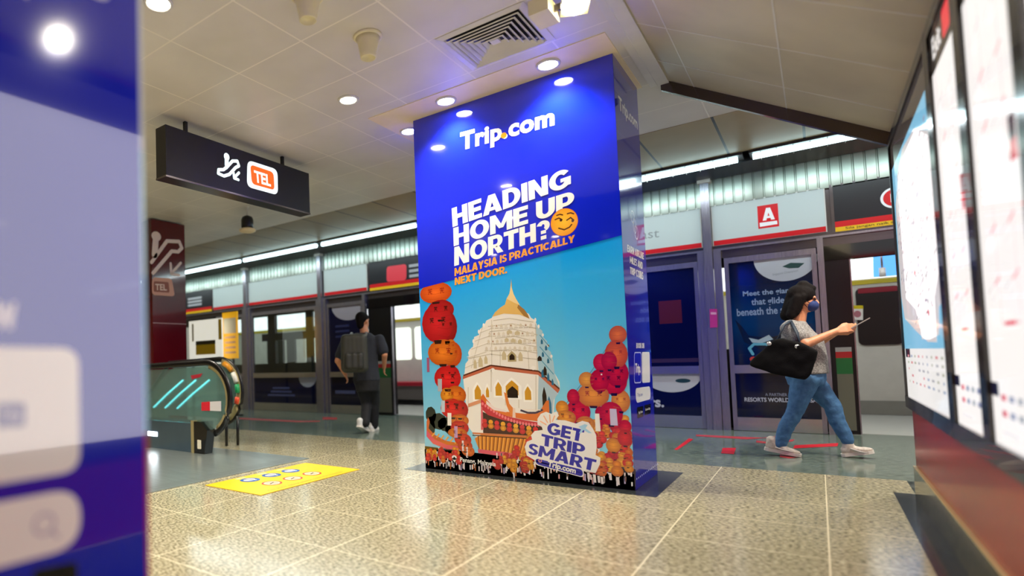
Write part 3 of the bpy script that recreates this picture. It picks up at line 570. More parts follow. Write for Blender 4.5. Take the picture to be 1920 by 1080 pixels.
s.build('poster_side', P_PILLAR, pil)

# ---------------------------------------------------------------- backlit map boards
def board(name, label, y0, y1, z0=.645, z1=2.30, ztop=2.15):
    t = thing(name, label, 'map board', (.438, (y0+y1)/2, z0), 'lit map boards on the red wall')
    bm = BM(); X0, X1 = .424, .452; fw = .055
    box(bm, X0, X1, y0-fw, y1+fw, z0-.075, z0); box(bm, X0, X1, y0-fw, y1+fw, z1, z1+.055); box(bm, X0, X1, y0-fw, y0, z0, z1); box(bm, X0, X1, y1, y1+(.03 if y1 > 5 else fw), z0, z1)
    obj('frame', bm, mat('dark_bronze_frame', '2c2724', .18, metal=.5, coat=.3), t)
    q = Art('x', .436, -1)
    return t, q
def dash(q, y, z, w, c, l=3, h=.006): q.poly([(y-w/2, z-h/2), (y+w/2, z-h/2), (y+w/2, z+h/2), (y-w/2, z+h/2)], c, l)
Y0, Y1 = 3.70, 5.372
t, q = board('map_board', 'lit street map board with pale blue sea, farthest along the red wall', Y0, Y1)
q.rect((Y0, .645), (Y1, 2.15), 'f3f1ee', 0); q.rect((Y0, 2.15), (Y1, 2.30), '3a3430', 0)
q.rect((Y0, .955), (Y1, 2.15), '7cb8d6', 1)
q.poly([(5.105,2.047),(4.776,2.131),(4.226,2.096),(3.756,1.92),(3.722,1.511),(3.704,1.175),(3.863,1.148),(3.925,1.019),(4.221,1.002),(4.514,1.006),(4.531,1.053),(4.687,1.179),(5.102,1.268),(5.115,1.708)], 'cbc4c4', 2)
q.poly([(5.3, 1.9), (5.36, 1.3), (5.25, 1.15), (4.7, 1.05), (4.3, .99), (4.0, .985), (3.97, 1.2), (3.80, 1.3), (3.76, 1.95), (4.2, 2.08), (4.9, 2.08)], 'cbc4c4', 2)
for k in range(230):
    y, z = R(3.82, 5.3), R(1.1, 2.05)
    if z < 1.3 and (y > 4.75 or y < 4.0): continue
    c = random.choice(('505058', '6a6a70', '9a6d74', '4a4f80', '606068'))
    q.line([(y+R(.012,.03), z-R(.004,.010)), (y-R(.012,.03), z+R(.004,.014))], .010, c, 3)
for k in range(9):
    y = R(3.9, 5.2); q.line([(y, 2.0), (y+R(-.1,.1), 1.5), (y+R(-.2,.2), 1.15)], .004, random.choice(('e5a9ae', 'c2c6e4', 'd6d6da')), 2.5)
for y, z in ((4.6, 1.38), (4.2, 1.14)): q.ell((y, z), .03, .02, 'd8303c', 4, 4)
q.rect((Y0, .645), (Y1, .955), 'e6e3e0', 2); q.rect((5.1, .90), (5.33, .955), '1e1e30', 3)
for i in range(9):
    for j in range(5):
        y = 5.2 - i*.165; z = .91 - j*.04
        if random.random() < .85: dash(q, y, z, R(.04, .1), random.choice(('a8a8ac', 'd08a8e', '9aa4b8', 'b0b0a0')), 3, .014)
q.build('map_print', P_LIT, t)
def line_board(y0, y1, label, stations, m=None):
    near = m is not None
    t, q = board('line_map_board', label, y0, y1)
    q.rect((y0, .645), (y1, 2.13), 'f6f1ee', 0); q.rect((y0, 2.13), (y1, 2.30), '3a3430', 0)
    q.text('Exit', [(y1-.05, 2.27), (y1-.25, 2.27), (y1-.25, 2.18), (y1-.05, 2.18)], 'efeae6', 2, .02); q.rrect([(y1-.3, 2.28), (y1-.45, 2.28), (y1-.45, 2.17), (y1-.3, 2.17)], .02, 'e23540', 2)
    w = y1 - y0
    ys = (y0 + w*.66, y0 + w*.3)
    for i, yy in enumerate(() if near else ys):
        q.line([(yy, 2.05), (yy-.01, 1.05)], .006, 'e0b6b8', 1)
        for k in range(stations):
            z = 1.98 - k*.98/stations*1.0
            q.line([(yy+.05, z-.010), (yy-.03, z+.012)], .012, 'e8a4a8' if k % 3 else 'c8c4c6', 2); q.line([(yy+.14, z-.030), (yy+.06, z-.008)], .010, 'dcd4d4', 2)
            q.line([(yy+.10, z-.06), (yy+.02, z-.045)], .008, 'e6e0e0', 2)
    near or q.line([(ys[0], 1.05), (ys[0]-.02, 1.03), (ys[1], 1.03)], .008, 'e0b6b8', 1); near or q.line([(ys[0]-.05, 1.03), (ys[1]+.05, 1.03)], .012, 'e0405a', 2)
    if not near: q.rect((y0+w*.12, 1.50), (y0+w*.24, 1.60), '5a4a50', 3), q.rect((y0+w*.12, 1.47), (y0+w*.24, 1.53), 'c03044', 4)
    q.rect((y1-.10, .80), (y1+.0, .845), '15152e', 3)
    for i in range(4):
        for j in range(2): dash(q, y1-.16-i*.1, .80-j*.05, .06, ('d05a68', '8a90a8', '9aa0a8', '7a80a0')[i], 3, .02)
    for j in range(2): dash(q, y1-.22, .69+j*.012-.01*j, .2, 'c8c4c8', 3, .004)
    q.build('map_print', m or P_LIT, t); return t
line_board(3.02, 3.58, 'narrow lit line-map board between the street map board and the nearer board', 6)
line_board(2.30, 2.91, 'lit line-map board cut by the right edge of the photo, second from the camera end', 6)
line_board(.70, 2.19, 'lit line-map board just past the right edge, seen mirrored in the near blue pillar', 7, P_LIT2)

# ---------------------------------------------------------------- ceiling fittings
def downlight(x, y, label, z=CZ, power=75, r=.068, ax=(0, 0, 1)):
    t = thing('ceiling_downlight', label, 'ceiling light', (x, y, z), 'round recessed downlights'); A_ = Vector(ax).normalized(); c = Vector((x, y, z))
    obj('trim_ring', lathe(BM(), c - A_*.014, [(r, .004), (r+.004, 0), (r+.018, .002), (r+.02, .014), (r, .0139)], 36, axis=A_, caps=False), m_white, t, True)
    obj('lamp_disc', lathe(BM(), c - A_*.006, [(r, 0), (r, .003)], 36, axis=A_), m_lamp, t)
    l = bpy.data.lights.new('lamp_light', 'SPOT'); l.energy = power; l.color = (1, .92, .80); l.spot_size = math.radians(125); l.spot_blend = .6; l.shadow_soft_size = r
    o = bpy.data.objects.new('lamp_light', l); o.location = c - A_*.03; o.rotation_euler = A_.to_track_quat('Z', 'Y').to_euler(); COL.objects.link(o); o.parent = t; o.matrix_parent_inverse = t.matrix_world.inverted()
DL = [(-1.454, 4.390, 'warm downlight in the cream plate, nearest the pillar\'s right corner'), (-2.324, 4.397, 'warm downlight in the cream plate above the middle of the pillar'),
      (-2.905, 4.732, 'warm downlight in the cream plate at the pillar\'s left corner'), (-2.923, 3.81, 'single warm downlight among plain ceiling tiles left of the pillar'),
      (-2.958, 1.993, 'warm downlight at the top edge of the photo beside the near pillar')]
for i, (x, y, lb) in enumerate(DL): downlight(x, y, lb, CZ - (.006 if i < 3 else 0))
for x, y in ((-1.4, 1.0), (-1.5, -.9), (-3.6, .3), (-3.6, -1.7), (-5.6, 1.2), (-6.2, 3.4), (-1.6, -3.2), (-8.6, 2.4), (-5.2, -2.6)): downlight(x, y, 'warm downlight over the part of the hall behind the camera', power=105)

for x, y in ((.35, 5.92), (-2.5, 6.05), (-4.6, -.6), (.9, 6.3)): downlight(x, y, 'warm downlight hidden from view behind the pillar or the sloping soffit', power=110)

for y in (1.15, -.8): downlight(.385, y, 'warm downlight set in the sloping soffit above the map boards, mirrored in the near pillar', 3.185 - .6195*1.205, 8, .03, (.527, 0, .85))
def louvre(x0, x1, y0, y1):
    t = thing('air_vent', 'square white air diffuser with nested dark louvres in the ceiling', 'air vent', ((x0+x1)/2, (y0+y1)/2, CZ))
    def ring(bm, a, b, za, zb):
        A = [bm.verts.new(p) for p in ((x0+a, y0+a, za), (x1-a, y0+a, za), (x1-a, y1-a, za), (x0+a, y1-a, za))]
        B = [bm.verts.new(p) for p in ((x0+b, y0+b, zb), (x1-b, y0+b, zb), (x1-b, y1-b, zb), (x0+b, y1-b, zb))]
        for k in range(4): bm.faces.new((A[k], A[(k+1) % 4], B[(k+1) % 4], B[k]))
    bm = BM(); ring(bm, 0, .045, CZ-.004, CZ-.012); ring(bm, .045, .06, CZ-.012, CZ+.0); bmv = bm; obj('frame', bm, m_white, t)
    for k in range(6):
        a = .062 + k*.036; bm = BM(); ring(bm, a, a+.021, CZ-.028, CZ-.004); ring(bm, a, a-.006, CZ-.028, CZ-.022); obj('louvre', bm, m_white, t)
    obj('dark_throat', box(BM(), x0+.05, x1-.05, y0+.05, y1-.05, CZ-.003, CZ-.001), m_black, t)
    bm = BM(); box(bm, (x0+x1)/2-.03, (x0+x1)/2+.03, (y0+y1)/2-.03, (y0+y1)/2+.03, CZ-.02, CZ-.003); obj('centre_plate', bm, m_white, t)
louvre(-1.925, -1.295, 3.505, 4.095)
for i, (x, y) in enumerate(((-2.24, 3.16), (-2.25, 2.56))):
    t = thing('ceiling_horn', ('cream funnel-shaped fitting hanging from the ceiling between vent and downlight', 'cream funnel-shaped ceiling fitting cut by the top edge of the photo')[i], 'ceiling fitting', (x, y, CZ), 'cream funnel fittings')
    m_ = mat('cream_plastic', 'e6dcae', .4)
    obj('flange', lathe(BM(), (x, y, CZ), [(.098, 0), (.1, -.008), (.088, -.018), (.06, -.02)], 36), m_, t, True)
    obj('funnel', lathe(BM(), (x, y, CZ - .016), [(.085, 0), (.07, -.035), (.058, -.1), (.054, -.135), (.046, -.14), (.044, -.12)], 36), m_, t, True)
# adjustable spotlight at the top edge
t = thing('ceiling_spotlight', 'boxy cream adjustable spotlight with glowing lens at the top edge, right of the vent', 'spotlight', (-1.10, 3.60, CZ))
m_ = mat('cream_plastic', 'e6dcae', .4)
d = Vector((.22, -.42, -.86)).normalized(); c0 = Vector((-1.02, 3.63, CZ - .075)) - d*.136
obj('mount', lathe(BM(), (-1.19, 3.55, CZ), [(.05, 0), (.05, -.02), (.018, -.03), (.018, -.06)], 24), m_, t, True)
bm = BM(); box(bm, -.07, .07, -.07, .07, .06, .13); box(bm, -.08, .08, -.08, .08, .12, .135)
rot = d.to_track_quat('Z', 'Y').to_matrix().to_4x4(); rot.translation = c0; bm.transform(rot); obj('housing', bm, m_, t, bevel=.006)
obj('lens', lathe(BM(), c0 + d*.136, [(.076, 0), (.074, .008), (.04, .016), (0, .02)], 32, axis=d), m_lamp, t, True)
bx('gear_box', -1.25, -1.13, 3.46, 3.66, CZ-.14, CZ-.05, m_, t, .006); bm = BM(); box(bm, -1.14, -1.09, 3.57, 3.585, CZ-.11, CZ-.07); obj('bracket', bm, m_dsteel, t)
# security camera on a drop stem
cx, cy = -6.0, 5.42
t = thing('security_camera', 'black domed security camera with pale rim hanging on a stem behind the escalator sign', 'camera', (cx, cy, CZ))
obj('stem', lathe(BM(), (cx, cy, CZ), [(.03, 0), (.03, -.01), (.012, -.014), (.012, -.14)], 16), m_white, t, True)
obj('housing', lathe(BM(), (cx, cy, CZ - .13), [(.03, 0), (.07, -.02), (.085, -.06), (.085, -.16), (.07, -.19)], 28), m_black, t, True)
obj('rim', lathe(BM(), (cx, cy, CZ - .31), [(.085, 0), (.11, -.01), (.115, -.035), (.09, -.05), (.05, -.06)], 28), m_cream, t, True)

# ---------------------------------------------------------------- hanging sign
t = thing('hanging_sign', 'black lightbox sign with escalator pictogram and orange line badge, hung from ceiling', 'sign', (-4.27, 3.8, CZ))
bx('sign_box', -4.35, -4.202, 2.88, 4.72, 2.625, 3.07, mat('satin_black', '151317', .42), t, .008)
bx('lower_lip', -4.352, -4.198, 2.875, 4.725, 2.612, 2.628, m_dsteel, t)
for y in (3.14, 4.38): bx('hanger', -4.29, -4.26, y-.015, y+.015, 3.07, CZ, m_black, t)
h = Art('x', -4.2, 1)
def esc(q, P, w, c, l, scale=1):
    q.ell(P[0], w*.62, w*.66, c, l+.2, 16); q.line([P[0], P[1]], w*.85, c, l, True)
    q.line(P[2:11], w*.55, c, l+.1, True)
CY = 'dffaff'
esc(h, [(3.552,2.957),(3.55,2.874),(3.542,2.847),(3.623,2.934),(3.684,2.949),(3.703,2.906),(3.662,2.881),(3.58,2.794),(3.514,2.763),(3.445,2.772),(3.452,2.809)], .055, CY, 1)
h.line([(3.452,2.809),(3.51,2.823),(3.543,2.852)], .03, CY, 1.1, True)
h.line([(3.701,2.838),(3.646,2.783)], .028, CY, 1.1, True); h.line([(3.633,2.822),(3.639,2.771),(3.692,2.768)], .028, CY, 1.1, True)
h.rrect([(3.815,2.993),(4.228,2.995),(4.226,2.726),(3.8,2.723)], .07, 'eefcff', 1); h.rrect([(3.849,2.958),(4.172,2.954),(4.181,2.767),(3.864,2.764)], .05, 'e0571a', 2)
h.text('TEL', [(3.897,2.911),(4.125,2.91),(4.129,2.794),(3.908,2.795)], 'fff6f2', 3, .03)
h.build('pictogram_print', P_SIGNLIT, t)
# maroon pylon
t = thing('escalator_pylon', 'tall maroon panel with white escalator pictogram and line badge at the left', 'sign', (-7.5, 5.0, 0))
bx('pylon_body', -7.7, -7.402, 4.80, 5.385, 0, 3.17, m_maroon, t, .004)
bx('joint_strip', -7.404, -7.398, 4.80, 5.385, (5.198,1.635)[1]-.006, (5.198,1.635)[1]+.006, mat('pale_joint', 'b08a90', .4), t)
q = Art('x', -7.4, 1); PK = 'e6d2cc'
y, z, ry_, rz = (4.88,2.922,0.0815,0.072); q.ell((y, z), ry_, rz, PK, 1.2); q.line([(4.87,2.865),(4.848,2.64)], .10, PK, 1, True)
q.line([(4.792,2.523),(5.063,2.877),(5.282,2.9),(5.329,2.807),(5.26,2.74),(5.145,2.734),(4.816,2.368)], .055, PK, 1.1, True)
q.line([(5.304,2.573),(5.138,2.4)], .04, PK, 1, True); q.line([(5.122,2.544),(5.128,2.383),(5.271,2.381)], .04, PK, 1, True)
q.rrect([(4.797,2.303),(5.136,2.319),(5.188,2.048),(4.792,2.044)], .06, 'd49a84', 1); q.rrect([(4.823,2.25),(5.079,2.257),(5.094,2.098),(4.82,2.093)], .03, '8a3c1c', 2); q.text('TEL', [(4.849,2.213),(5.041,2.222),(5.048,2.126),(4.847,2.119)], 'e9c8b8', 3, .03)
q.build('pictogram_print', P_MATTE, t)

# ---------------------------------------------------------------- platform screen doors
DY = 8.684
bm = BM(); box(bm, -16, 4, 8.70, 8.76, 2.80, 3.17)
x = -16.
while x < 4:
    prism(bm, [(x, 8.70), (x+.006, 8.684), (x+.085, 8.684), (x+.091, 8.70)], 2.80, 3.15, 'z'); x += .10
struct(obj('wall_platform_header', bm, mat('corrugated_metal', 'a9b0a6', .25, metal=.7, noise=(3, '8d948a', 3, .3, .7, (1, 1, .3)))))
bm = BM(); box(bm, -16, 4, 8.70, 8.84, 2.14, 2.36); box(bm, -16, 4, 8.72, 8.80, 2.36, 2.82); struct(obj('trim_8', bm, m_dsteel))
bm = BM(); box(bm, -16, 4, 8.665, 8.705, 2.235, 2.26); struct(obj('trim_9', bm, m_steel))
bm = BM(); box(bm, -16, 4, 8.84, 8.93, -.2, -.01); struct(obj('trim_10', bm, m_black))
# fluorescent strips
m_tray = mat('lamp_tray', '3a3c3e', .4)
x = -13.2; k = 0
while x < 1.7:
    t = thing('platform_light', 'long cool white tube light above the platform doors', 'strip light', (x, 8.0, CZ), 'tube lights above the platform doors')
    bx('tray', x, x+2.06, 7.87, 8.11, CZ-.03, CZ-.004, m_tray, t)
    for i in range(2): obj('tube', tube(BM(), [(x+.03+i*1.01, 7.96, CZ-.055), (x+1.0+i*1.01, 7.96, CZ-.055)], .034, 12), m_tube, t, True)
    if x > -4:
        for j in range(14): bx('louvre_blade', x+.1+j*.14, x+.105+j*.14, 7.90, 8.02, CZ-.095, CZ-.03, m_white, t)
    l = area_light('lamp_light', (x+1.03, 7.96, CZ-.11), 2.0, .1, 9, (.86, .97, 1.0), (math.radians(0), 0, 0)); l.parent = t; l.matrix_parent_inverse = t.matrix_world.inverted()
    x += 2.12; k += 1
def sign_white(x0, x1, label, art=None):
    t = thing('door_header_sign', label, 'sign', ((x0+x1)/2, DY, 2.31), 'header signs over the platform doors')
    bx('sign_panel', x0, x1, DY+.004, DY+.03, 2.30, 2.815, m_white, t)
    q = Art('y', DY, -1); q.rect((x0+.01, 2.365), (x1-.01, 2.805), 'c2cdcb', 0); q.rect((x0+.01, 2.305), (x1-.01, 2.365), 'cf141c', 0)
    if art: art(q)
    q.build('sign_face', P_MATTE, t)
def sign_black(x0, x1, label, art=None):
    t = thing('door_header_sign', label, 'sign', ((x0+x1)/2, DY, 2.31), 'header signs over the platform doors')
    bx('sign_panel', x0, x1, DY+.004, DY+.03, 2.27, 2.83, m_dsteel, t)
    q = Art('y', DY, -1); q.rect((x0+.03, 2.40), (x1-.03, 2.815), '1c1d22', 0); q.rect((x0+.03, 2.335), (x1-.03, 2.40), 'd0141c', 0); q.rect((x0+.03, 2.285), (x1-.03, 2.335), 'e8b81c', 0)
    if art: art(q)
    q.build('sign_face', P_MATTE, t)
def artA(q):
    q.poly([(-0.48,2.716),(-0.283,2.715),(-0.282,2.439),(-0.481,2.439)], 'd8141c', 1)
    heavy_text(q, 'A', [(-0.433,2.68),(-0.32,2.677),(-0.318,2.529),(-0.435,2.531)], 'f4f2f2', 2); q.poly([(-0.467,2.511),(-0.299,2.509),(-0.296,2.467),(-0.465,2.462)], 'f4f2f2', 2)
def artB(q):
    x, z, rx, rz = (0.713,2.577,0.0735,0.1035); q.ell((x, z), .115, .115, 'eef0f0', 1, 32); q.ell((x, z), .093, .093, 'd4141c', 2, 32); q.text('D', [(x-.035, z+.045), (x+.035, z+.045), (x+.035, z-.045), (x-.035, z-.045)], 'f6f6f6', 3, .04)
    q.text('Sila jangan naik apabila lampu', [(.30, 2.328), (.98, 2.328), (.98, 2.293), (.30, 2.293)], '3a2c14', 1, .01)
def artE(q): q.text('East', [(-1.842,2.641),(-1.534,2.632),(-1.54,2.511),(-1.848,2.525)], '8d9494', 1, .0)
def artL(q):
    p = [(-5.906,2.689),(-5.485,2.682),(-5.497,2.399),(-5.918,2.408)]; q.rrect(p, .06, 'e0404c', 1)
    for i in range(3): q.rect((p[1][0]+.05, p[1][1]-.02-.09*i), (p[1][0]+.42-.08*i, p[1][1]-.07-.09*i), 'a8a8ac', 1)
def artL2(q):
    p = [(-11.855,2.696),(-11.304,2.682),(-11.314,2.36),(-11.866,2.366)]
    for i in range(3): q.rect((p[0][0], p[0][1]-.02-.08*i), (p[1][0], p[0][1]-.07-.08*i), 'b8b8bc', 1)
sign_white(-9.63, -7.56, 'blank white header sign with red base line over the bay of train windows, far left')
sign_white(-10.88, -9.74, 'narrow white header sign next to the leftmost black header sign')
sign_white(-7.42, -6.36, 'white header sign between the window bay and the left black header sign')
sign_white(-4.36, -3.22, 'white header sign hidden behind the wrapped pillar')
sign_white(-3.10, -1.06, 'white header sign with pale grey word, just right of the wrapped pillar', artE)
sign_white(-.95, .145, 'white header sign with a red square exit letter A', artA)
sign_black(-12.8, -10.9, 'black header sign over the leftmost platform door', artL2)
sign_black(-6.33, -4.4, 'black header sign with red badge left of the wrapped pillar', artL)
sign_black(.185, 2.0, 'black header sign with red ring badge and yellow strip beside the map boards', artB)
for i, x in enumerate((-9.685, -7.49, -3.16, -1.0)):
    lb = ('post left of the bay of train windows', 'post right of the bay of train windows', 'post hidden behind the wrapped pillar', 'post between the white header signs at the right')[i]
    t = thing('steel_post', 'tall brushed steel platform-door ' + lb, 'post', (x, 8.66, 0), 'steel posts of the platform doors')
    bx('post_shaft', x-.045, x+.045, 8.61, 8.70, 0, 3.10, m_steel, t, .004); bx('post_cap', x-.07, x+.07, 8.58, 8.70, 3.10, 3.14, m_white, t)
    bx('side_jamb', x+.05, x+.13, 8.64, 8.70, 0, 2.235, m_steel, t, .004); bx('side_jamb', x-.12, x-.05, 8.64, 8.70, 0, 2.235, m_steel, t, .004)
m_pink = mat('magenta_sticker', 'c0308a', .3)
bx0 = thing('wall_sticker', 'small magenta notice stuck on the steel door post', 'sticker', (-.9, 8.6, 1.2))
q = Art('y', 8.605, -1); w = [(-1.016,1.508),(-0.938,1.502),(-0.943,1.275),(-1.022,1.273)]; q.poly(w, 'c8389a', 1); q.poly([(w[0][0]+.01, w[0][1]-.04), (w[1][0]-.01, w[1][1]-.04), (w[1][0]-.01, w[1][1]-.07), (w[0][0]+.01, w[0][1]-.07)], 'e8a8d4', 2); q.build('sticker_face', P_MATTE, bx0)
def panel(x0, x1, label, art_up, art_dn, clear=False):
    t = thing('platform_screen_panel', label, 'glass panel', ((x0+x1)/2, DY, 0), 'fixed glass panels of the platform doors')
    y0, y1 = DY-.02, DY+.03; f = .045
    bm = BM(); box(bm, x0, x0+f, y0, y1, 0.005, 2.13); box(bm, x1-f, x1, y0, y1, 0.005, 2.13); box(bm, x0+f, x1-f, y0, y1, 2.06, 2.13); obj('frame', bm, m_steel, t, bevel=.003)
    bx('hand_rail', x0+f, x1-f, y0-.012, y1, .70, .80, mat('bright_steel', 'c9c6c2', .22, metal=.9), t, .004); bx('kick_plate', x0+f, x1-f, y0, y1, .005, .165, mat('bright_steel', '', .2), t, .003)
    if clear: bx('glass_pane', x0+f, x1-f, DY, DY+.008, .80, 2.06, m_glass, t)
    else:
        bx('upper_pane', x0+f, x1-f, DY+.001, DY+.012, .80, 2.06, m_navy, t); q = Art('y', DY, -1); art_up(q, x0+f, x1-f); q.build('upper_poster', P_GLOSS2, t)
    bx('lower_pane', x0+f, x1-f, DY+.001, DY+.012, .165, .70, m_navy, t); q = Art('y', DY, -1); art_dn(q, x0+f, x1-f); q.build('lower_poster', P_GLOSS2, t)
P_GLOSS2 = ink('door_film_print', .08, 0, .3)
def up_ray(q, x0, x1):
    for i in range(8):
        z0, z1 = .80+i*.1575, .80+(i+1)*.1575; cs = [mixc((.01, .05, .17), (.02, .23, .42), max(0, 1-abs(z-1.35)/.55)) for z in (z0, z1)]
        q.poly([(x0, z0), (x1, z0), (x1, z1), (x0, z1)], [cs[0], cs[0], cs[1], cs[1]], 0)
    W_ = x1-x0; c = (x0+W_*.70, 2.06); q.ell(c, W_*.38, .28, 'b8bcc4', 1, 28, math.pi, 2*math.pi); q.poly([(x0+W_*.66, 1.955), (x0+W_*.76, 1.99), (x0+W_*.92, 1.97), (x0+W_*.85, 1.92), (x0+W_*.74, 1.925)], '2c4a4a', 2)
    q.text('Singapore Oceanarium', [(x0+W_*.54, 1.885), (x0+W_*.84, 1.905), (x0+W_*.84, 1.87), (x0+W_*.54, 1.85)], '8a8f98', 2, .0)
    q.text('Meet the giants', [(x0+W_*.16, 1.70), (x0+W_*.80, 1.70), (x0+W_*.80, 1.62), (x0+W_*.16, 1.62)], '8fa6c8', 2, .02)
    q.text('that glide', [(x0+W_*.26, 1.60), (x0+W_*.66, 1.60), (x0+W_*.66, 1.50), (x0+W_*.26, 1.50)], '8fa6c8', 2, .02)
    q.text('beneath the sea', [(x0+W_*.07, 1.49), (x0+W_*.74, 1.49), (x0+W_*.74, 1.40), (x0+W_*.07, 1.40)], '8fa6c8', 2, .02)
    q.poly([(x0+W_*.04, 1.36), (x0+W_*.12, 1.28), (x0+W_*.2, 1.16), (x0+W_*.42, 1.12), (x0+W_*.62, 1.15), (x0+W_*.95, 1.26), (x0+W_*.80, 1.08), (x0+W_*.6, .97), (x0+W_*.34, .98), (x0+W_*.14, 1.08), (x0+W_*.10, 1.2)], '0c1c30', 2)
    q.poly([(x0+W_*.2, 1.13), (x0+W_*.32, 1.10), (x0+W_*.45, 1.155), (x0+W_*.5, 1.10), (x0+W_*.36, 1.06), (x0+W_*.24, 1.07)], '9db4c4', 3)
    q.line([(x0+W_*.24, .93), (x0+W_*.2, 1.0), (x0+W_*.26, 1.05), (x0+W_*.4, 1.045), (x0+W_*.6, .99)], .03, '5fa8c4', 3, True)
    q.ell((x0+W_*.24, .87), .035, .03, 'b8402c', 3); q.ell((x0+W_*.31, .87), .035, .03, 'c05a34', 3.5)
def dn_rws(q, x0, x1):
    q.rect((x0, .165), (x1, .70), '060c26', 0); W_ = x1-x0
    q.text('A PARTNER OF', [(x0+W_*.36, .46), (x0+W_*.70, .46), (x0+W_*.70, .425), (x0+W_*.36, .425)], '8088a0', 1, .0)
    q.text('RESORTS WORLD SENTOSA', [(x0+W_*.10, .405), (x0+W_*.96, .405), (x0+W_*.96, .355), (x0+W_*.10, .355)], 'a8aec0', 1, .02)
def up_navy(q, x0, x1):
    q.rect((x0, .80), (x1, 2.06), '060a30', 0); W_ = x1-x0; xm = x1-.42; q.rect((xm, 1.36), (xm+.26, 1.66), '5a2020', 1)
    q.rect((x0+.05, .85), (x1, .90), '3a2a4a', 1)
def dn_doors(q, x0, x1):
    q.rect((x0, .165), (x1, .70), '060c30', 0); c = (x1-.32, .70); q.ell(c, .34, .24, 'b8bcc8', 1, 24, math.pi, 2*math.pi); q.ell((x1-.19, .61), .085, .028, '2c4a50', 2)
    q.text('outdoors.', [(x1-1.15, .40), (x1-.42, .40), (x1-.42, .26), (x1-1.15, .26)], 'b8bcd0', 1, .03)
def dn_left(q, x0, x1):
    q.rect((x0, .165), (x1, .70), '060c30', 0); c = (x1-.15, .80); q.ell((x1-.25, .70), .24, .20, 'a0a4b0', 1, 24, math.pi, 2*math.pi)
    for i, w in enumerate((.5, .62, .8)): q.rect(((x0+x1)/2-w/2-.1, .46-i*.075), ((x0+x1)/2+w/2-.1, .50-i*.075), '4a5078', 1)
def up_left(q, x0, x1):
    q.rect((x0, .80), (x1, 2.06), '080c2a', 0); q.ell(((x0+x1)/2+.1, 2.06), .42, .28, '9a9298', 1, 24, math.pi, 2*math.pi)
    for i in range(3): q.rect((x0+.15, 1.66-i*.1), (x1-.3, 1.70-i*.1), '2c3054', 1)
def dn_l2(q, x0, x1):
    q.rect((x0, .165), (x1, .70), '060a26', 0); q.rect((x0+.1, .38), (x1-.2, .44), '50567a', 1)
panel(-.845, .035, 'door panel poster of a manta ray under a white logo arc, behind the walking woman', up_ray, dn_rws)
panel(-2.99, -1.125, 'dark navy door panel with white arc and word, directly right of the wrapped pillar', up_navy, dn_doors)
panel(-9.545, -7.63, 'clear door panel bay showing lit train windows, navy film below', None, dn_left, True)
panel(-7.35, -6.47, 'navy door panel with pale arc behind the walking man', up_left, dn_l2)
panel(-4.3, -3.32, 'navy door panel hidden behind the wrapped pillar', up_left, dn_l2)
panel(-10.75, -9.83, 'clear door panel behind the yellow sign stand at the far left', None, dn_l2, True)
bm = BM(); box(bm, .045, .10, 8.64, 8.72, 0, 2.235); box(bm, -6.46, -6.40, 8.64, 8.72, 0, 2.235); struct(obj('trim_11', bm, m_steel))
def leaf(x0, x1, label):
    t = thing('sliding_door', label, 'sliding door', ((x0+x1)/2, 8.74, 0), 'half-open sliding platform doors')
    bx('door_leaf', x0, x1, 8.71, 8.78, .01, 2.135, m_black, t, .005)
    q = Art('y', 8.708, -1); q.rect((x0+.04, .05), (x1-.03, .86), '5a5a4c', 0); q.rect((x0+.04, .68), (x1-.03, .86), '1a5a2c', 1); q.rect((x0+.04, .86), (x1-.03, .93), '9a2020', 1); q.rect((x0+.04, .93), (x1-.03, .98), '8c8c88', 1); q.build('edge_label', P_MATTE, t)
    bx('edge_seal', x1, x1+.012, 8.72, 8.77, .01, 2.1, m_steel, t)
leaf(.105, .312, 'dark edge of the open sliding door with green and red band at the woman\'s phone')
leaf(-6.38, -5.88, 'dark edge of the open sliding door with green band beside the walking man')
bm = BM(); box(bm, .1, 2.0, 8.70, 8.80, 1.97, 2.14); box(bm, -6.4, -4.4, 8.70, 8.80, 1.96, 2.14); box(bm, -12.8, -10.9, 8.70, 8.80, 1.96, 2.14); struct(obj('trim_12', bm, m_blackg))

# ---------------------------------------------------------------- train
tr = thing('train', 'metro train standing behind the platform doors with bright white interior', 'train', (-5.5, 10.3, 0))
TY0, TY1 = 8.93, 11.5
m_tw = mat('train_interior_white', 'd6d4c8', .4); m_tb = mat('train_body_dark', '2a2628', .3, metal=.4)
doors = ((-12.55, -10.95), (-5.98, -4.4), (.20, 1.9))
bm = BM(); segs = []; prev = -14.
for d0, d1 in doors: segs.append((prev, d0)); prev = d1
segs.append((prev, 3.))
for s0, s1 in segs:
    w0, w1 = (s0+.75, s1-1.0) if s1-s0 > 3 else (s0+.3, s1-.3)
    box(bm, s0, s1, TY0, TY0+.08, 0, 1.0); box(bm, s0, s1, TY0, TY0+.08, 2.05, 2.6); n = 3 if s1-s0 > 3 else 1
    W_ = (s1-s0)/n; 
    for k in range(n): box(bm, s0+k*W_, s0+k*W_+.22, TY0, TY0+.08, 1.0, 2.05)
    box(bm, s1-.22, s1, TY0, TY0+.08, 1.0, 2.05)
obj('near_body_side', bm, m_tb, tr)
bm = BM(); box(bm, -14, 3, TY0, TY1+.1, -.05, -.004); obj('carriage_floor', bm, mat('train_floor', 'b8b8ae', .3), tr)
bx('carriage_ceiling', -14, 3, TY0+.08, TY1+.1, 2.42, 2.5, m_tw, tr)
bm = BM(); box(bm, -14, 3, TY1, TY1+.1, 0, 2.5); box(bm, -14.1, -14, TY0, TY1, 0, 2.5); box(bm, 3, 3.1, TY0, TY1, 0, 2.5); obj('far_body_side', bm, m_tw, tr)
m_dw = mat('dark_window', '1a1d1c', .35)
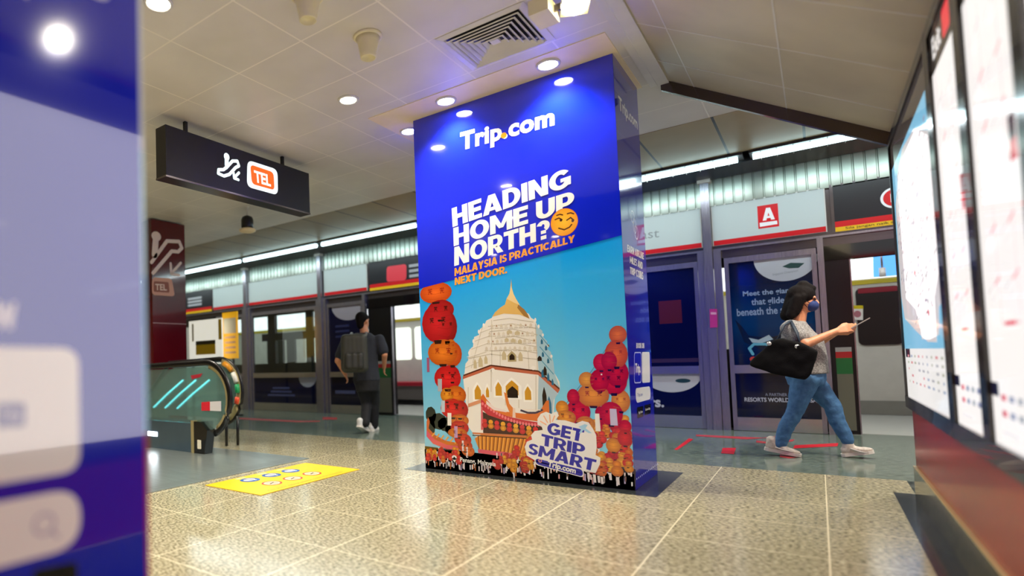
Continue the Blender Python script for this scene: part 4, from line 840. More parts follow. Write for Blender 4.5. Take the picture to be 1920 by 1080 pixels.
def rr(x0, x1, z0, z1, r=.07, n=6):
    o = []
    for cx, cz, a in ((x1-r, z1-r, 0), (x0+r, z1-r, 90), (x0+r, z0+r, 180), (x1-r, z0+r, 270)):
        for k in range(n+1): t_ = math.radians(a+90*k/n); o.append((cx+r*math.cos(t_), cz+r*math.sin(t_)))
    return o
for i, (x0, x1) in enumerate(((.455, .93), (.99, 1.5), (-5.4, -4.95), (-12.0, -11.3))):
    obj('far_door_window', prism(BM(), rr(x0, x1, 1.0, 1.84), TY1-.02, TY1, 'y'), m_dw, tr)
    bx('window_header_strip', x0+.03, x1-.03, TY1-.028, TY1-.021, 1.76, 1.835, mat('red_strip', '8c1224', .4), tr)
for x0, x1 in ((-9.3, -8.3), (-8.2, -7.2), (-10.5, -9.45), (-7.1, -6.3), (-4.2, -3.2)): obj('far_window', prism(BM(), rr(x0, x1, 1.0, 1.75), TY1-.02, TY1, 'y'), mat('bright_window', 'd8ded2', .2, emis='e4ece0', estr=.7), tr)
bx('skirting', -14, 3, TY1-.03, TY1, 0, .20, mat('grey_skirting', '8f8f86', .4), tr); bx('yellow_line', -14, 3, TY1-.02, TY1-.005, 1.89, 1.955, mat('yellow_stripe', 'c8b420', .4), tr)
bm = BM(); prism(bm, [(TY1-.32, 2.42), (TY1-.02, 1.97), (TY1, 1.97), (TY1, 2.42)], -14, 3, 'x'); obj('advert_cove', bm, mat('advert_white', 'e4e6e6', .4, emis='f2f6fa', estr=.8), tr)
for x0, x1 in ((.66, 1.6), (-5.6, -4.6), (-9.0, -8.6)):
    obj('advert_card', prism(BM(), [(TY1-.33, 2.41), (TY1-.035, 1.98), (TY1-.025, 1.98), (TY1-.32, 2.42)], x0, x1, 'x'), mat('advert_blue', '4a90e0', .4, emis='5aa0f0', estr=.8), tr)
for x in (-11.7, -8.4, -5.3, -2, .9):
    bx('ceiling_lamp', x-1.2, x+1.2, 10.1, 10.3, 2.40, 2.42, mat('train_lamp', 'ffffff', .4, emis='f6faff', estr=6), tr)
bm = BM(); box(bm, -9.5, -7.4, TY0+.01, TY0+.07, 1.50, 1.66); box(bm, -8.74, -8.5, TY0+.012, TY0+.068, 1.0, 1.5); box(bm, -8.17, -7.98, TY0+.012, TY0+.068, 1.0, 2.05); obj('window_bars', bm, m_tb, tr)
obj('grab_pole', tube(BM(), [(.72, 10.9, 2.42), (.72, 10.9, 1.98)], .012), m_steel, tr, True); obj('grab_handle', tube(BM(), [(.72, 10.9, 2.05), (.72, 10.9, 1.93)], .035), m_white, tr, True)
for x0, x1 in ((-5.25, -3.2), (-10.7, -6.4)): bx('seat_bench', x0, x1, 10.95, 11.46, .12, .42, mat('grey_seat_base', '6a625c', .5), tr, .02); bx('seat_cushion', x0, x1, 10.92, 11.46, .42, .50, mat('red_seat', 'b0142c', .5), tr, .02)
q = Art('y', TY1-.022, -1); w = [(0.396,1.594),(0.529,1.583),(0.518,1.372),(0.391,1.381)]
q.poly(w, 'e6e2da', 1); q.poly([w[0], w[1], (w[1][0], w[1][1]-.05), (w[0][0], w[0][1]-.05)], 'd8c41c', 2); q.ell(((w[0][0]+w[1][0])/2, (w[0][1]+w[2][1])/2-.02), .04, .05, 'b07078', 2)
q.build('door_sticker', P_MATTE, tr)
bx('blue_door_panel', -5.75, -5.25, TY1-.2, TY1-.19, 1.30, 1.62, mat('light_blue_panel', '7ab8e0', .4, emis='8ac4ea', estr=.5), tr)

# ---------------------------------------------------------------- sign stand and train interior stand-in at the far left
t = thing('sign_stand', 'upright yellow notice on a dark pole behind the escalator end', 'sign stand', (-8.86, 7.5, 0))
bx('pole', -8.84, -8.80, 7.5, 7.53, .02, 1.15, m_black, t); bx('base', -8.98, -8.68, 7.4, 7.62, 0, .02, m_black, t)
w = (-18.445,12.279)
bx('board', -9.10, -8.65, 7.49, 7.51, 1.12, 2.04, mat('notice_yellow', 'f2b21c', .4, emis='f2b21c', estr=.25), t, .01)
q = Art('y', 7.488, -1); q.rect((-9.06, 1.62), (-8.69, 1.92), 'f6ecd0', 1)
for i in range(4): q.rect((-9.04, 1.52-i*.1), (-8.71, 1.56-i*.1), 'f7c8a0', 1)
q.build('notice_and_stand_in_print', P_MATTE, t)
t = thing('train_interior_stand_in', 'glowing white panel with yellow band standing in for the train interior, left of the yellow stand', 'stand-in panel', (-9.7, 7.7, 0))  # added glowing panel in place of the bright train interior behind the doorway
w = [(-9.893,1.838),(-8.933,1.807),(-8.922,1.148),(-10.006,1.124)]; x0, x1 = w[0][0]-.05, w[1][0]+.04
bx('frame', x0, x1, 7.30, 7.33, 1.02, 1.92, mat('train_interior_glow', 'e8e6da', .4, emis='f4f2e6', estr=.35), t, .02)  # glowing face of the train interior stand-in
q = Art('y', 7.298, -1); q.rect((x0+.22, 1.22), (x1-.2, 1.42), 'e8c010', 1); q.rect((x0+.22, 1.42), (x1-.2, 1.50), '3a3420', 1); q.rect((x0+.1, 1.5), (x0+.16, 1.86), 'c8c4b8', 1); q.rect((x1-.1, 1.5), (x1, 1.9), 'e8c010', 1); q.build('notice_and_stand_in_print', P_MATTE, t)
for x in (x0+.08, x1-.12): bx('leg', x, x+.04, 7.31, 7.34, 0, 1.02, m_black, t)

# ---------------------------------------------------------------- escalator
es = thing('escalator', 'escalator going down to the left with glass side, black handrail and cyan reflection streaks', 'escalator', (-5.5, 4.4, 0))
def balustrade(y, xe, zt, cream=False):
    r = .385; cx, cz = xe - r - .02, zt - r - .02
    path = [(-9.2, zt-2.0 + .0), (-7.6, zt-.62), (-7.1, zt-.22), (-6.75, zt-.03), (cx, zt)] if not cream else [(-9.2, zt-2.0), (-7.6, zt-.62), (-7.1, zt-.22), (-6.9, zt-.03), (cx, zt)]
    arc = [(cx + (r+.02)*math.sin(a), cz + (r+.02)*math.cos(a)) for a in [math.pi*k/18 for k in range(1, 17)]]
    pts = path + arc
    obj('handrail', tube(BM(), [(p[0], y, p[1]) for p in pts], .022, 12, ry=.036), m_black if not cream else m_black, es, True)
    ins = [(cx + (r-.035)*math.sin(a), cz + (r-.035)*math.cos(a)) for a in [math.pi*k/18 for k in range(0, 18)]]
    top = [(-9.2, zt-2.05), (-7.6, zt-.67), (-7.1, zt-.27), (-6.75, zt-.07)]
    low = [(cx-.05, .32), (-6.9, .32), (-9.2, zt-3.0)]
    gl = top + ins + low
    obj('glass_side', prism(BM(), gl, y-.006, y+.006, 'y'), mat('tinted_glass', 'b8dcd4', .04, trans=.85, spec=.6), es)
    band = [(cx + (r-.01)*math.sin(a), y, cz + (r-.01)*math.cos(a)) for a in [math.pi*k/18 for k in range(1, 16)]]
    obj('newel_band', tube(BM(), band, .03 if cream else .014, 10, ry=.06 if cream else .04), mat('cream_metal', 'c9b884', .25, metal=.5), es, True)
    return cx, cz, r
cx, cz, r = balustrade(4.07, -4.845, 1.02)
bx('skirt', -7.6, -5.42, 4.03, 4.12, 0.0065, .335, mat('blue_grey_steel', '5f7484', .18, metal=.6), es, .006)
bm = prism(BM(), [(-5.42, .36), (-5.30, .36), (-5.18, .27), (-5.24, .0065), (-5.42, .0065)], 4.02, 4.13, 'y'); obj('newel_foot', bm, m_blackg, es, bevel=.004)
bx('foot_trim', -5.47, -5.42, 4.015, 4.13, .0065, .37, mat('cream_metal', '', .3), es, .003)
q = Art('y', 4.018, -1); q.rrect([(-5.36, .16), (-5.29, .16), (-5.29, .06), (-5.36, .06)], .01, 'f2ead0', 1)
q.build('call_plate', P_MATTE, es)
q = Art('y', 4.058, -1); w = [(-5.323,0.576),(-5.171,0.585),(-5.174,0.485),(-5.326,0.481)]; q.poly(w, 'e8283a', 1); w = [(-5.171,0.585),(-4.978,0.595),(-4.982,0.485),(-5.174,0.485)]; q.poly(w, 'e8e4e4', 1); q.build('safety_sticker', P_MATTE, es); q = Art('y', 4.058, -1); w = [(-5.51,0.877),(-5.293,0.899),(-5.333,0.858),(-5.491,0.834)]; q.poly(w, 'b83040', 1); q.build('safety_sticker', P_MATTE, es)
bx('skirt_lamp', -6.36, -6.16, 4.024, 4.031, .15, .20, mat('skirt_glow', 'ffffff', .4, emis='f0f6ff', estr=10), es)
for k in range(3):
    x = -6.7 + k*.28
    obj('reflection_streak', tube(BM(), [(x-.55, 4.70, .42), (x-.2, 4.70, .62), (x+.15, 4.70, .80)], .012, 8), mat('cyan_reflection', 'a0f0f4', .3, emis='70e0ee', estr=1.4), es, True)  # glowing tubes stand in for strip-light reflections in the glass
cx2, cz2, r2 = balustrade(4.72, -5.40, 1.06, True)
bx('skirt', -7.6, -6.0, 4.68, 4.76, 0.0065, .28, mat('blue_grey_steel', '', .2), es)
for x, y in ((-5.56, 4.60), (-5.49, 4.72)): obj('support_leg', tube(BM(), [(x, y, .005), (x+.01, y, .36)], .018, 10), m_black, es, True)
for a0, a1, c in ((20, 45, 'f0a020'), (52, 72, 'f4f2ea'), (76, 92, '1aa060'), (100, 112, 'e8502c')):
    bnd = [(cx2 + (r2-.012)*math.sin(math.radians(a)), 4.685, cz2 + (r2-.012)*math.cos(math.radians(a))) for a in (a0, (a0+a1)/2, a1)]
    obj('band_sticker', tube(BM(), bnd, .030, 10, ry=.032), mat('sticker_'+{'f0a020':'orange','f4f2ea':'white','1aa060':'green','e8502c':'red'}[c], c, .4), es, True)
bm = BM()
for k in range(14): box(bm, -6.4-.28*(k+1), -6.4-.28*k, 4.13, 4.66, -.02-.19*max(0, k-1)-.3, -.02-.19*max(0, k-1))
obj('steps', bm, m_dsteel, es)
es2 = thing('landing_plate', 'smooth steel landing plate at the escalator mouth, bordered by the yellow floor sign', 'floor plate', (-4.8, 3.7, 0))
bx('plate', -6.3, -4.04, 2.45, 4.42, .0005, .006, m_steelplate, es2)
q = Art('z', .0065, 1)
for k in range(8): q.rect((-4.09-.02*k, 2.5), (-4.085-.02*k, 4.38), '7f8886', 1)
q.build('ribs', P_MATTE, es2)
# yellow floor sign
t = thing('floor_sign', 'yellow rectangular floor sticker with two rows of blue and red safety circles', 'floor sign', (-3.56, 3.6, 0))
bx('sticker_sheet', -3.89, -3.226, 2.985, 4.20, .002, .005, mat('sign_yellow', 'f6c412', .35), t)
q = Art('z', .0055, 1)
for (x, y), c in zip([(-3.726,3.329),(-3.721,3.575),(-3.715,3.81)], ('1f5aa8',)*3): q.ell((x, y), .085, .085, '2058a6', 1, 24); q.ell((x-.01, y), .045, .055, 'f0f2f4', 2, 12); q.line([(x-.05, y-.02), (x+.05, y+.03)], .02, 'f0f2f4', 2); q.rect((x-.14, y-.05), (x-.105, y+.05), 'f8e2a0', 1)
for (x, y) in [(-3.47,3.337),(-3.46,3.572),(-3.462,3.818)]: q.ell((x, y), .085, .085, 'd8281c', 1, 24); q.ell((x, y), .068, .068, 'f8e0b0', 2, 24); q.line([(x-.04, y-.03), (x+.04, y+.03)], .014, 'c84030', 3); q.line([(x-.02, y+.04), (x+.02, y-.04)], .014, '40302c', 3)
q.text('For your safety please hold the handrail', [(-3.30, 3.12), (-3.30, 4.02), (-3.27, 4.02), (-3.27, 3.12)], 'a87a10', 2, .0)
q.build('sticker_print', P_MATTE, t)
# red queue tape on the floor
for i, (w, lb) in enumerate((([(-1.162,6.714),(-1.13,6.691),(-1.12,7.59),(-1.172,7.664)], 'slanted red tape mark nearest the wrapped pillar'), ([(-0.762,6.666),(-0.66,6.65),(-0.683,7.099),(-0.789,7.041)], 'short square red tape mark in the middle of the platform floor'),
                  ([(-0.24,7.302),(-0.234,7.552),(0.107,7.907),(0.094,7.646)], 'long red tape line between the woman\'s shoes'), ([(-1.157,8.045),(-0.524,8.048),(-0.35,8.397),(-0.344,8.243),(-0.653,7.833),(-1.136,7.892)], 'faint long red tape line near the platform doors'), ([(-0.564,7.782),(-0.458,7.697),(-0.246,8.044),(-0.259,7.849),(-0.451,7.566),(-0.552,7.602)], 'red tape corner behind the woman\'s rear foot'), ([(-0.325,6.839),(-0.177,6.75),(-0.248,6.61),(-0.318,6.669)], 'red tape mark under the woman\'s rear shoe'))):
    q = Art('z', .0015, 1); q.poly(w, 'd01828' if i < 3 else 'b83a40', 1); o = q.build('floor_tape', P_MATTE); tag(o, lb, 'floor tape', 'red queue tape')
for i, (w, lb) in enumerate((([(-6.927,7.971),(-6.61,7.996),(-6.363,7.696),(-6.601,7.594)], 'small red tape mark far left behind the walking man'), ([(-8.169,7.024),(-6.687,7.08),(-6.404,7.298),(-6.523,7.434),(-6.875,7.28),(-8.421,7.241)], 'faint red tape line right of the escalator'))):
    q = Art('z', .0015, 1); q.poly(w, 'b04040', 1); o = q.build('floor_tape', P_MATTE); tag(o, lb, 'floor tape', 'red queue tape')

# ---------------------------------------------------------------- people
def cap(bm, p0, p1, r0, r1, n=14):
    p0, p1 = Vector(p0), Vector(p1); k = max(2, int((p1-p0).length / (min(r0, r1)*.7)) + 1)
    tube(bm, [p0 + (p1-p0)*(i/(k)) for i in range(k+1)], [r0 + (r1-r0)*i/k for i in range(k+1)], n)
    for p, r in ((p0, r0), (p1, r1)): ell(bm, p, (r, r, r))
def ell(bm, c, rad, rot=None, n=14):
    Mx = Matrix.Translation(Vector(c)) @ (rot.to_4x4() if rot else Matrix()) @ Matrix.Diagonal((*rad, 1)); bmesh.ops.create_uvsphere(bm, u_segments=n+4, v_segments=n, radius=1, matrix=Mx)
def loft(bm, rings, f, s, n=20):
    """rings: (centre, half width across s, half depth along f) stacked upward"""
    R_ = []
    for c, a, b in rings: R_.append([bm.verts.new(Vector(c) + s*a*math.cos(2*math.pi*k/n) + f*b*math.sin(2*math.pi*k/n)) for k in range(n)])
    for i in range(len(R_)-1):
        for k in range(n): bm.faces.new((R_[i][k], R_[i][(k+1) % n], R_[i+1][(k+1) % n], R_[i+1][k]))
    bm.faces.new(R_[0][::-1]); bm.faces.new(R_[-1])
def blob(name, bm, m, parent, voxel=.008, smooth=4, wrinkle=0., wsize=.06):
    bmesh.ops.recalc_face_normals(bm, faces=bm.faces)
    me = bpy.data.meshes.new('tmp'); bm.to_mesh(me); bm.free(); o = bpy.data.objects.new('tmp', me); COL.objects.link(o)
    r = o.modifiers.new('r', 'REMESH'); r.mode = 'VOXEL'; r.voxel_size = voxel
    if wrinkle:
        tx = bpy.data.textures.new('folds', 'CLOUDS'); tx.noise_scale = wsize; dd = o.modifiers.new('d', 'DISPLACE'); dd.texture = tx; dd.strength = wrinkle; dd.texture_coords = 'LOCAL'; dd.mid_level = .5
    sm = o.modifiers.new('s', 'SMOOTH'); sm.iterations = smooth; sm.factor = .6
    me2 = bpy.data.meshes.new_from_object(o.evaluated_get(bpy.context.evaluated_depsgraph_get())); bpy.data.objects.remove(o); me2.name = name
    return link(name, me2, m, parent, True)
def hand(bm, wrist, d, up, side, curl=.5, L=.17, thumb=1):
    """palm and five fingers; d = pointing direction, up = back of hand normal, side = towards the thumb"""
    w = Vector(wrist); d, up, side = Vector(d).normalized(), Vector(up).normalized(), Vector(side).normalized()
    k = L/.17
    for i in range(-2, 3): cap(bm, w + side*i*.006*k, w + d*.08*k + side*i*.017*k, .015*k, .012*k, 8)
    for i, ln in enumerate((.070, .078, .073, .058)):
        b = w + d*.082*k + side*(.030 - .020*i)*k; q1 = b + (d*math.cos(curl*.6) - up*math.sin(curl*.6))*ln*.45*k
        q2 = q1 + (d*math.cos(curl*1.5) - up*math.sin(curl*1.5))*ln*.32*k; q3 = q2 + (d*math.cos(curl*2.3) - up*math.sin(curl*2.3))*ln*.26*k
        cap(bm, b, q1, .0095*k, .0085*k, 8); cap(bm, q1, q2, .0085*k, .0078*k, 8); cap(bm, q2, q3, .0078*k, .0065*k, 8)
    tb = w + d*.025*k + side*.026*k; t1 = tb + (d*.6 + side*.7 - up*.15).normalized()*.038*k; t2 = t1 + (d*.9 + side*.25 - up*.35).normalized()*.032*k
    cap(bm, tb, t1, .0125*k, .010*k, 8); cap(bm, t1, t2, .010*k, .0075*k, 8)
def head(bm, c, f, s, h=.225):
    """c = head centre, f = facing, s = to the person's left"""
    c, f, s = Vector(c), Vector(f), Vector(s); up = s.cross(f) * -1 if (s.cross(f)).z < 0 else s.cross(f); k = h/.225
    Rm = Matrix((f, s, up)).transposed()
    def at(a, b, e): return c + (f*a + s*b + up*e)*k
    ell(bm, at(-.012, 0, .025), (.094*k, .074*k, .088*k), Rm); ell(bm, at(.022, 0, -.035), (.066*k, .058*k, .078*k), Rm); ell(bm, at(.052, 0, -.082), (.028*k, .030*k, .026*k), Rm)
    cap(bm, at(.082, 0, .012), at(.103, 0, -.022), .009*k, .0135*k, 8); ell(bm, at(.082, 0, -.052), (.012*k, .024*k, .010*k), Rm)
    ell(bm, at(.072, .028, .022), (.014*k, .020*k, .010*k), Rm); ell(bm, at(.072, -.028, .022), (.014*k, .020*k, .010*k), Rm)
    for q in (-1, 1): ell(bm, at(-.008, q*.076, -.008), (.018*k, .008*k, .030*k), Rm)
    return at, Rm, k
def shoe(bm, heel, toe, up=Vector((0, 0, 1)), w=.048):
    heel, toe = Vector(heel), Vector(toe); d = toe - heel; n = d.normalized(); s = n.cross(up).normalized(); u = s.cross(n)
    R_ = []
    for t, hw, ht, hb in ((0, .022, .055, .006), (.08, .036, .075, 0), (.25, .040, .080, 0), (.42, .038, .072, 0), (.6, .045, .052, 0), (.8, .047, .042, 0), (.94, .034, .032, .004), (1, .014, .022, .010)):
        R_.append([heel + d*t + s*hw*math.cos(a)*(w/.048) + u*(hb + (ht-hb)*(.5+.5*math.sin(a))) for a in [2*math.pi*k/14 for k in range(14)]])
    V = [[bm.verts.new(p) for p in r] for r in R_]
    for i in range(len(V)-1):
        for k in range(14): bm.faces.new((V[i][k], V[i][(k+1) % 14], V[i+1][(k+1) % 14], V[i+1][k]))
    bm.faces.new(V[0][::-1]); bm.faces.new(V[-1])
def sole(bm, heel, toe, th=.022, w=.05, up=Vector((0, 0, 1))):
    heel, toe = Vector(heel), Vector(toe); d = toe-heel; n = d.normalized(); s = n.cross(up).normalized(); u = s.cross(n); out = []
    for t, hw in ((-.03, .02), (0, .034), (.1, .043), (.3, .042), (.5, .040), (.7, .050), (.85, .050), (.97, .034), (1.02, .016)): out.append((t, hw*w/.05))
    lo = [heel + d*t + s*hw for t, hw in out] + [heel + d*t - s*hw for t, hw in reversed(out)]
    A = [bm.verts.new(p) for p in lo]; B = [bm.verts.new(p + u*th) for p in lo]; bm.faces.new(A); bm.faces.new(B[::-1]); m_ = len(lo)
    for i in range(m_): bm.faces.new((A[i], A[(i+1) % m_], B[(i+1) % m_], B[i]))
skin = mat('skin', 'd8966c', .5, noise=(30, 'c98660', 3, .3, .7, (1, 1, 1)))
hairm = mat('black_hair', '0b0807', .75, spec=.15, noise=(60, '18110f', 4, .3, .7, (4, 4, .4)), bump=(60, .3))
m_grey = mat('grey_cotton', 'a5a29d', .85, noise=(90, '6c6a68', 5, .35, .65, (1, 1, 1)), bump=(60, .15))
m_denim = mat('blue_denim', '4a7aa6', .8, noise=(25, '3a6590', 6, .3, .7, (1, 1, 1)), bump=(80, .2))
m_bag = mat('black_canvas', '070607', .85, spec=.2, bump=(120, .2)); m_shoe = mat('cream_trainer', 'ddd2c2', .5, noise=(40, 'c2b5a6', 3, .4, .6, (1, 1, 1))); m_sole = mat('white_sole', 'e9e2d6', .5)

# woman walking to the right, looking at her phone
F, S = Vector((1, 0, 0)), Vector((0, 1, 0)); YW = 6.85
def w3(p, y): return Vector((p[0], y, p[1]))
wo = thing('person', 'woman in grey T-shirt, jeans and blue face mask walking with a phone and black tote', 'person', (-.05, YW, 0))
HC = w3((-0.084,1.429), YW) ; NK = w3((-0.132,1.226), YW)
hipL, hipR = w3((-0.085,0.726), YW+.085), w3((-0.1,0.726), YW-.085)
knR, anR = w3((-0.188,0.418), YW-.085), w3((-0.316,0.103), YW-.09)
knL, anL = w3((0.07,0.454), YW+.08), w3((0.157,0.143), YW+.08)
shR, elR, wrR = w3((-0.17,1.16), YW-.16), w3((-0.086,1.013), YW-.24), w3((0.122,1.118), YW-.14)
shL, elL, wrL = w3((-0.143,1.158), YW+.16), w3((-0.046,0.992), YW+.22), w3((0.129,1.113), YW+.02)
bm = BM(); at, Rm, k = head(bm, HC, (F - Vector((0, 0, .22))).normalized(), S, .235)
cap(bm, NK + Vector((0, 0, -.03)), HC + Vector((-.015, 0, -.05)), .055, .05)
tors = [(w3((-0.112,0.721), YW), .165, .13), (w3((-0.116,0.799), YW), .155, .135), (w3((-0.121,0.907), YW), .145, .13), (w3((-0.122,1.044), YW), .150, .12), (w3((-0.14,1.143), YW), .165, .095), (w3((-0.141,1.197), YW), .11, .065)]
loft(bm, tors, F, S)
for a_, b_, c_, r in ((shR, elR, wrR, 1), (shL, elL, wrL, 1)): cap(bm, a_, b_, .050, .042); cap(bm, b_, c_, .041, .026)
for h_, kn_, an_ in ((hipR, knR, anR), (hipL, knL, anL)): cap(bm, h_, kn_, .078, .050); cap(bm, kn_, an_, .048, .034)
dR = (w3((0.261,1.162), YW-.10) - wrR); hand(bm, wrR, dR, Vector((0, -.8, .5)), Vector((.1, .4, .9)), .55, .18)
hand(bm, wrL, Vector((.9, -.15, .15)), Vector((0, .8, -.4)), Vector((.1, -.3, .9)), .6, .17)
blob('body', bm, skin, wo, .006, 3)
# hair
bm = BM(); ell(bm, at(-.022, 0, .035), (.108, .094, .098), Rm); 
for q in (-1, 1):
    cap(bm, at(-.035, q*.065, .0), at(-.055, q*.070, -.150), .045, .040); cap(bm, at(-.002, q*.075, .02), at(-.02, q*.075, -.13), .028, .022)
ell(bm, at(-.050, 0, -.07), (.075, .092, .13), Rm); cap(bm, at(-.07, 0, .0), at(-.085, 0, -.155), .06, .055); cap(bm, at(.045, .0, .10), at(-.02, 0, .115), .03, .05)
blob('hair', bm, hairm, wo, .008, 3, .006, .02)
bm = BM(); ell(bm, at(.062, 0, -.048), (.058, .060, .056), Rm); blob('face_mask', bm, mat('blue_mask', '22366e', .8), wo, .006, 3)
bm = BM()
for q in (-1, 1): tube(bm, [at(.05, q*.058, -.03), at(.0, q*.082, -.005)], .003, 6); tube(bm, [at(.04, q*.056, -.07), at(.0, q*.080, -.025)], .003, 6)
obj('mask_loop', bm, m_black, wo)
bm = BM()
for q in (-1, 1): ell(bm, at(.081, q*.030, .008), (.010, .014, .008), Rm)
obj('eyes', bm, mat('dark_eye', '1a1210', .2), wo, True)
# shirt
bm = BM(); T2 = [(w3((-0.103,0.746), YW), .19, .168), (w3((-0.107,0.824), YW), .188, .170), (w3((-0.109,0.921), YW), .182, .168), (w3((-0.111,1.043), YW), .185, .158), (w3((-0.144,1.133), YW), .190, .118), (w3((-0.145,1.197), YW), .13, .08), (w3((-0.136,1.231), YW), .07, .06)]
loft(bm, T2, F, S)
for s_, e_ in ((shR, elR), (shL, elL)): cap(bm, s_ + Vector((-.01, 0, 0)), s_ + (e_-s_)*.50, .080, .076)
blob('t_shirt', bm, m_grey, wo, .008, 5, .018, .09)
# jeans
bm = BM(); loft(bm, [(w3((-0.101,0.644), YW), .155, .13), (w3((-0.101,0.712), YW), .178, .148), (w3((-0.102,0.765), YW), .165, .145)], F, S)
for h_, kn_, an_ in ((hipR, knR, anR), (hipL, knL, anL)):
    mid = (h_+kn_)/2; cap(bm, h_ + Vector((0, 0, -.02)), kn_, .108, .066); cap(bm, kn_, kn_ + (an_-kn_)*.45 + Vector((-.012, 0, 0)), .066, .062); cap(bm, kn_ + (an_-kn_)*.45 + Vector((-.012, 0, 0)), an_ + Vector((0, 0, .0)), .062, .048)
blob('jeans', bm, m_denim, wo, .008, 4, .016, .05)
sR = (w3((-0.427,0.041), YW-.09), w3((-0.172,-0.009), YW-.10)); sL = (w3((0.115,0.01), YW+.08), w3((0.324,0.063), YW+.075))
sR = (Vector((sR[0].x, sR[0].y, .045)), Vector((sR[1].x, sR[1].y, .002))); sL = (Vector((sL[0].x, sL[0].y, .002)), Vector((sL[1].x, sL[1].y, .05)))
for a_, b_ in (sR, sL):
    bm = BM(); shoe(bm, a_ + Vector((0, 0, .018)), b_ + Vector((0, 0, .016))); cap(bm, a_ + (b_-a_)*.22 + Vector((0, 0, .05)), a_ + (b_-a_)*.20 + Vector((0, 0, .10)), .045, .043); sh = blob('shoe', bm, m_shoe, wo, .007, 3)
    bm = BM(); sole(bm, a_, b_, .028); obj('sole', bm, m_sole, sh, bevel=.004)
    bm = BM(); q_ = a_ + (b_-a_)*.5 + Vector((0, 0, .07)); tube(bm, [q_ + Vector((-.05, -.046, -.01)), q_ + Vector((.0, -.05, -.03)), q_ + Vector((.07, -.046, -.045))], .006, 6); obj('side_stripe', bm, m_white, sh)
# phone in her hands
t = thing('phone', 'pale smartphone held up in the walking woman\'s hands', 'phone', tuple(w3((0.293,1.183), YW-.08)))
bm = BM(); box(bm, -.078, .078, -.036, .036, -.004, .004); pd = (w3((0.343,1.217), YW-.08) - w3((0.244,1.153), YW-.08)).normalized(); sv = Vector((0, 1, 0)); nv = pd.cross(sv)
Mx = Matrix((pd, sv, nv)).transposed().to_4x4(); Mx.translation = w3((0.283,1.179), YW-.08); bm.transform(Mx); obj('phone_case', bm, mat('silver_case', 'b9b4aa', .3, metal=.4), t, bevel=.002)
bm = BM(); box(bm, -.072, .072, -.032, .032, -.0052, -.0041); bm.transform(Mx); obj('screen', bm, mat('grey_screen', '55565a', .1, emis='8a8d90', estr=.3), t)
# tote bag
t = thing('tote_bag', 'large black canvas tote bag hanging from the walking woman\'s shoulder', 'bag', tuple(w3((-0.232,0.851), YW-.27)))
bp = [(-0.296,1.062),(-0.24,1.079),(-0.179,1.047),(-0.119,1.034),(-0.003,0.952),(-0.018,0.884),(-0.065,0.75),(-0.098,0.707),(-0.15,0.712),(-0.315,0.758),(-0.489,0.836),(-0.479,0.877)]
bm = prism(BM(), bp, YW-.40, YW-.25, 'y'); bmesh.ops.triangulate(bm, faces=bm.faces); blob('bag_body', bm, m_bag, t, .012, 8, .02, .08)
for (a0, b0, c0) in (((-0.303,1.002), (-0.223,1.188), (-0.178,1.229)), ((-0.117,0.985), (-0.137,1.118), (-0.178,1.229))):
    obj('strap', tube(BM(), [w3(a0, YW-.33), w3(b0, YW-.31), w3(c0, YW-.19), w3(c0, YW-.14)], .014, 8, ry=.008), mat('navy_strap', '1c2c3c', .6), t, True)
for c in [(-0.333,1.029),(-0.14,0.996)]: obj('strap_ring', lathe(BM(), w3(c, YW-.40), [(.018, 0), (.018, .01), (.008, .01)], 16, axis=(0, 1, 0)), mat('silver_ring', 'd8d4cc', .3, metal=.8), t, True)

# man with a backpack walking away
MR = Vector((-4.80, 6.42, 0)); F = Vector((-.55, .835, 0)).normalized(); S = Vector((-F.y, F.x, 0)); Rt = -S
ma = thing('person', 'man in dark T-shirt and black trousers with a backpack, walking away, out of focus', 'person', tuple(MR))
def mp(px_, py_, fw=0.): return MR + Rt*((px_-692)/135.) + F*fw + Vector((0, 0, (812-py_)/135.))
bm = BM(); hd = (F*.8 + Rt*.6).normalized(); hc = mp(693, 604, .02); at, Rm, k = head(bm, hc, hd, Vector((-hd.y, hd.x, 0)), .235)
cap(bm, mp(695, 626), hc - Vector((0, 0, .06)), .06, .055); loft(bm, [(mp(697, 712), .16, .11), (mp(695, 690), .15, .11), (mp(692, 655), .17, .11), (mp(691, 638), .20, .09), (mp(692, 628), .12, .07)], F, S)
A = [(mp(661, 642), mp(644, 677, -.05), mp(656, 704, .10)), (mp(722, 641), mp(731, 668, -.05), mp(729, 692, .12))]
for a_, b_, c_ in A: cap(bm, a_, b_, .055, .044); cap(bm, b_, c_, .042, .028)
for _, b_, c_ in A: hand(bm, c_, (c_-b_).normalized()+Vector((0, 0, -.3)), Rt if _ is A[0][0] else S, F, .5)
LG = [(mp(684, 712), mp(694, 758, .12), mp(692, 792, -.10)), (mp(707, 712), mp(708, 758, .16), mp(706, 800, .20))]
for a_, b_, c_ in LG: cap(bm, a_, b_, .075, .052); cap(bm, b_, c_, .05, .035)
blob('body', bm, skin, ma, .01, 3)
bm = BM(); ell(bm, at(-.025, 0, .04), (.104, .086, .092), Rm); cap(bm, at(-.06, 0, .0), at(-.06, 0, -.06), .06, .05); blob('hair', bm, hairm, ma, .01, 2)
bm = BM(); loft(bm, [(mp(697, 716), .185, .135), (mp(695, 690), .175, .13), (mp(692, 655), .195, .13), (mp(691, 638), .225, .11), (mp(692, 626), .10, .08)], F, S)
for a_, b_, c_ in A: cap(bm, a_, a_+(b_-a_)*.7, .082, .078)
blob('t_shirt', bm, mat('navy_cotton', '23262e', .85), ma, .012, 4, .012, .08)
bm = BM(); loft(bm, [(mp(697, 735), .16, .12), (mp(697, 712), .18, .13), (mp(697, 704), .17, .125)], F, S)
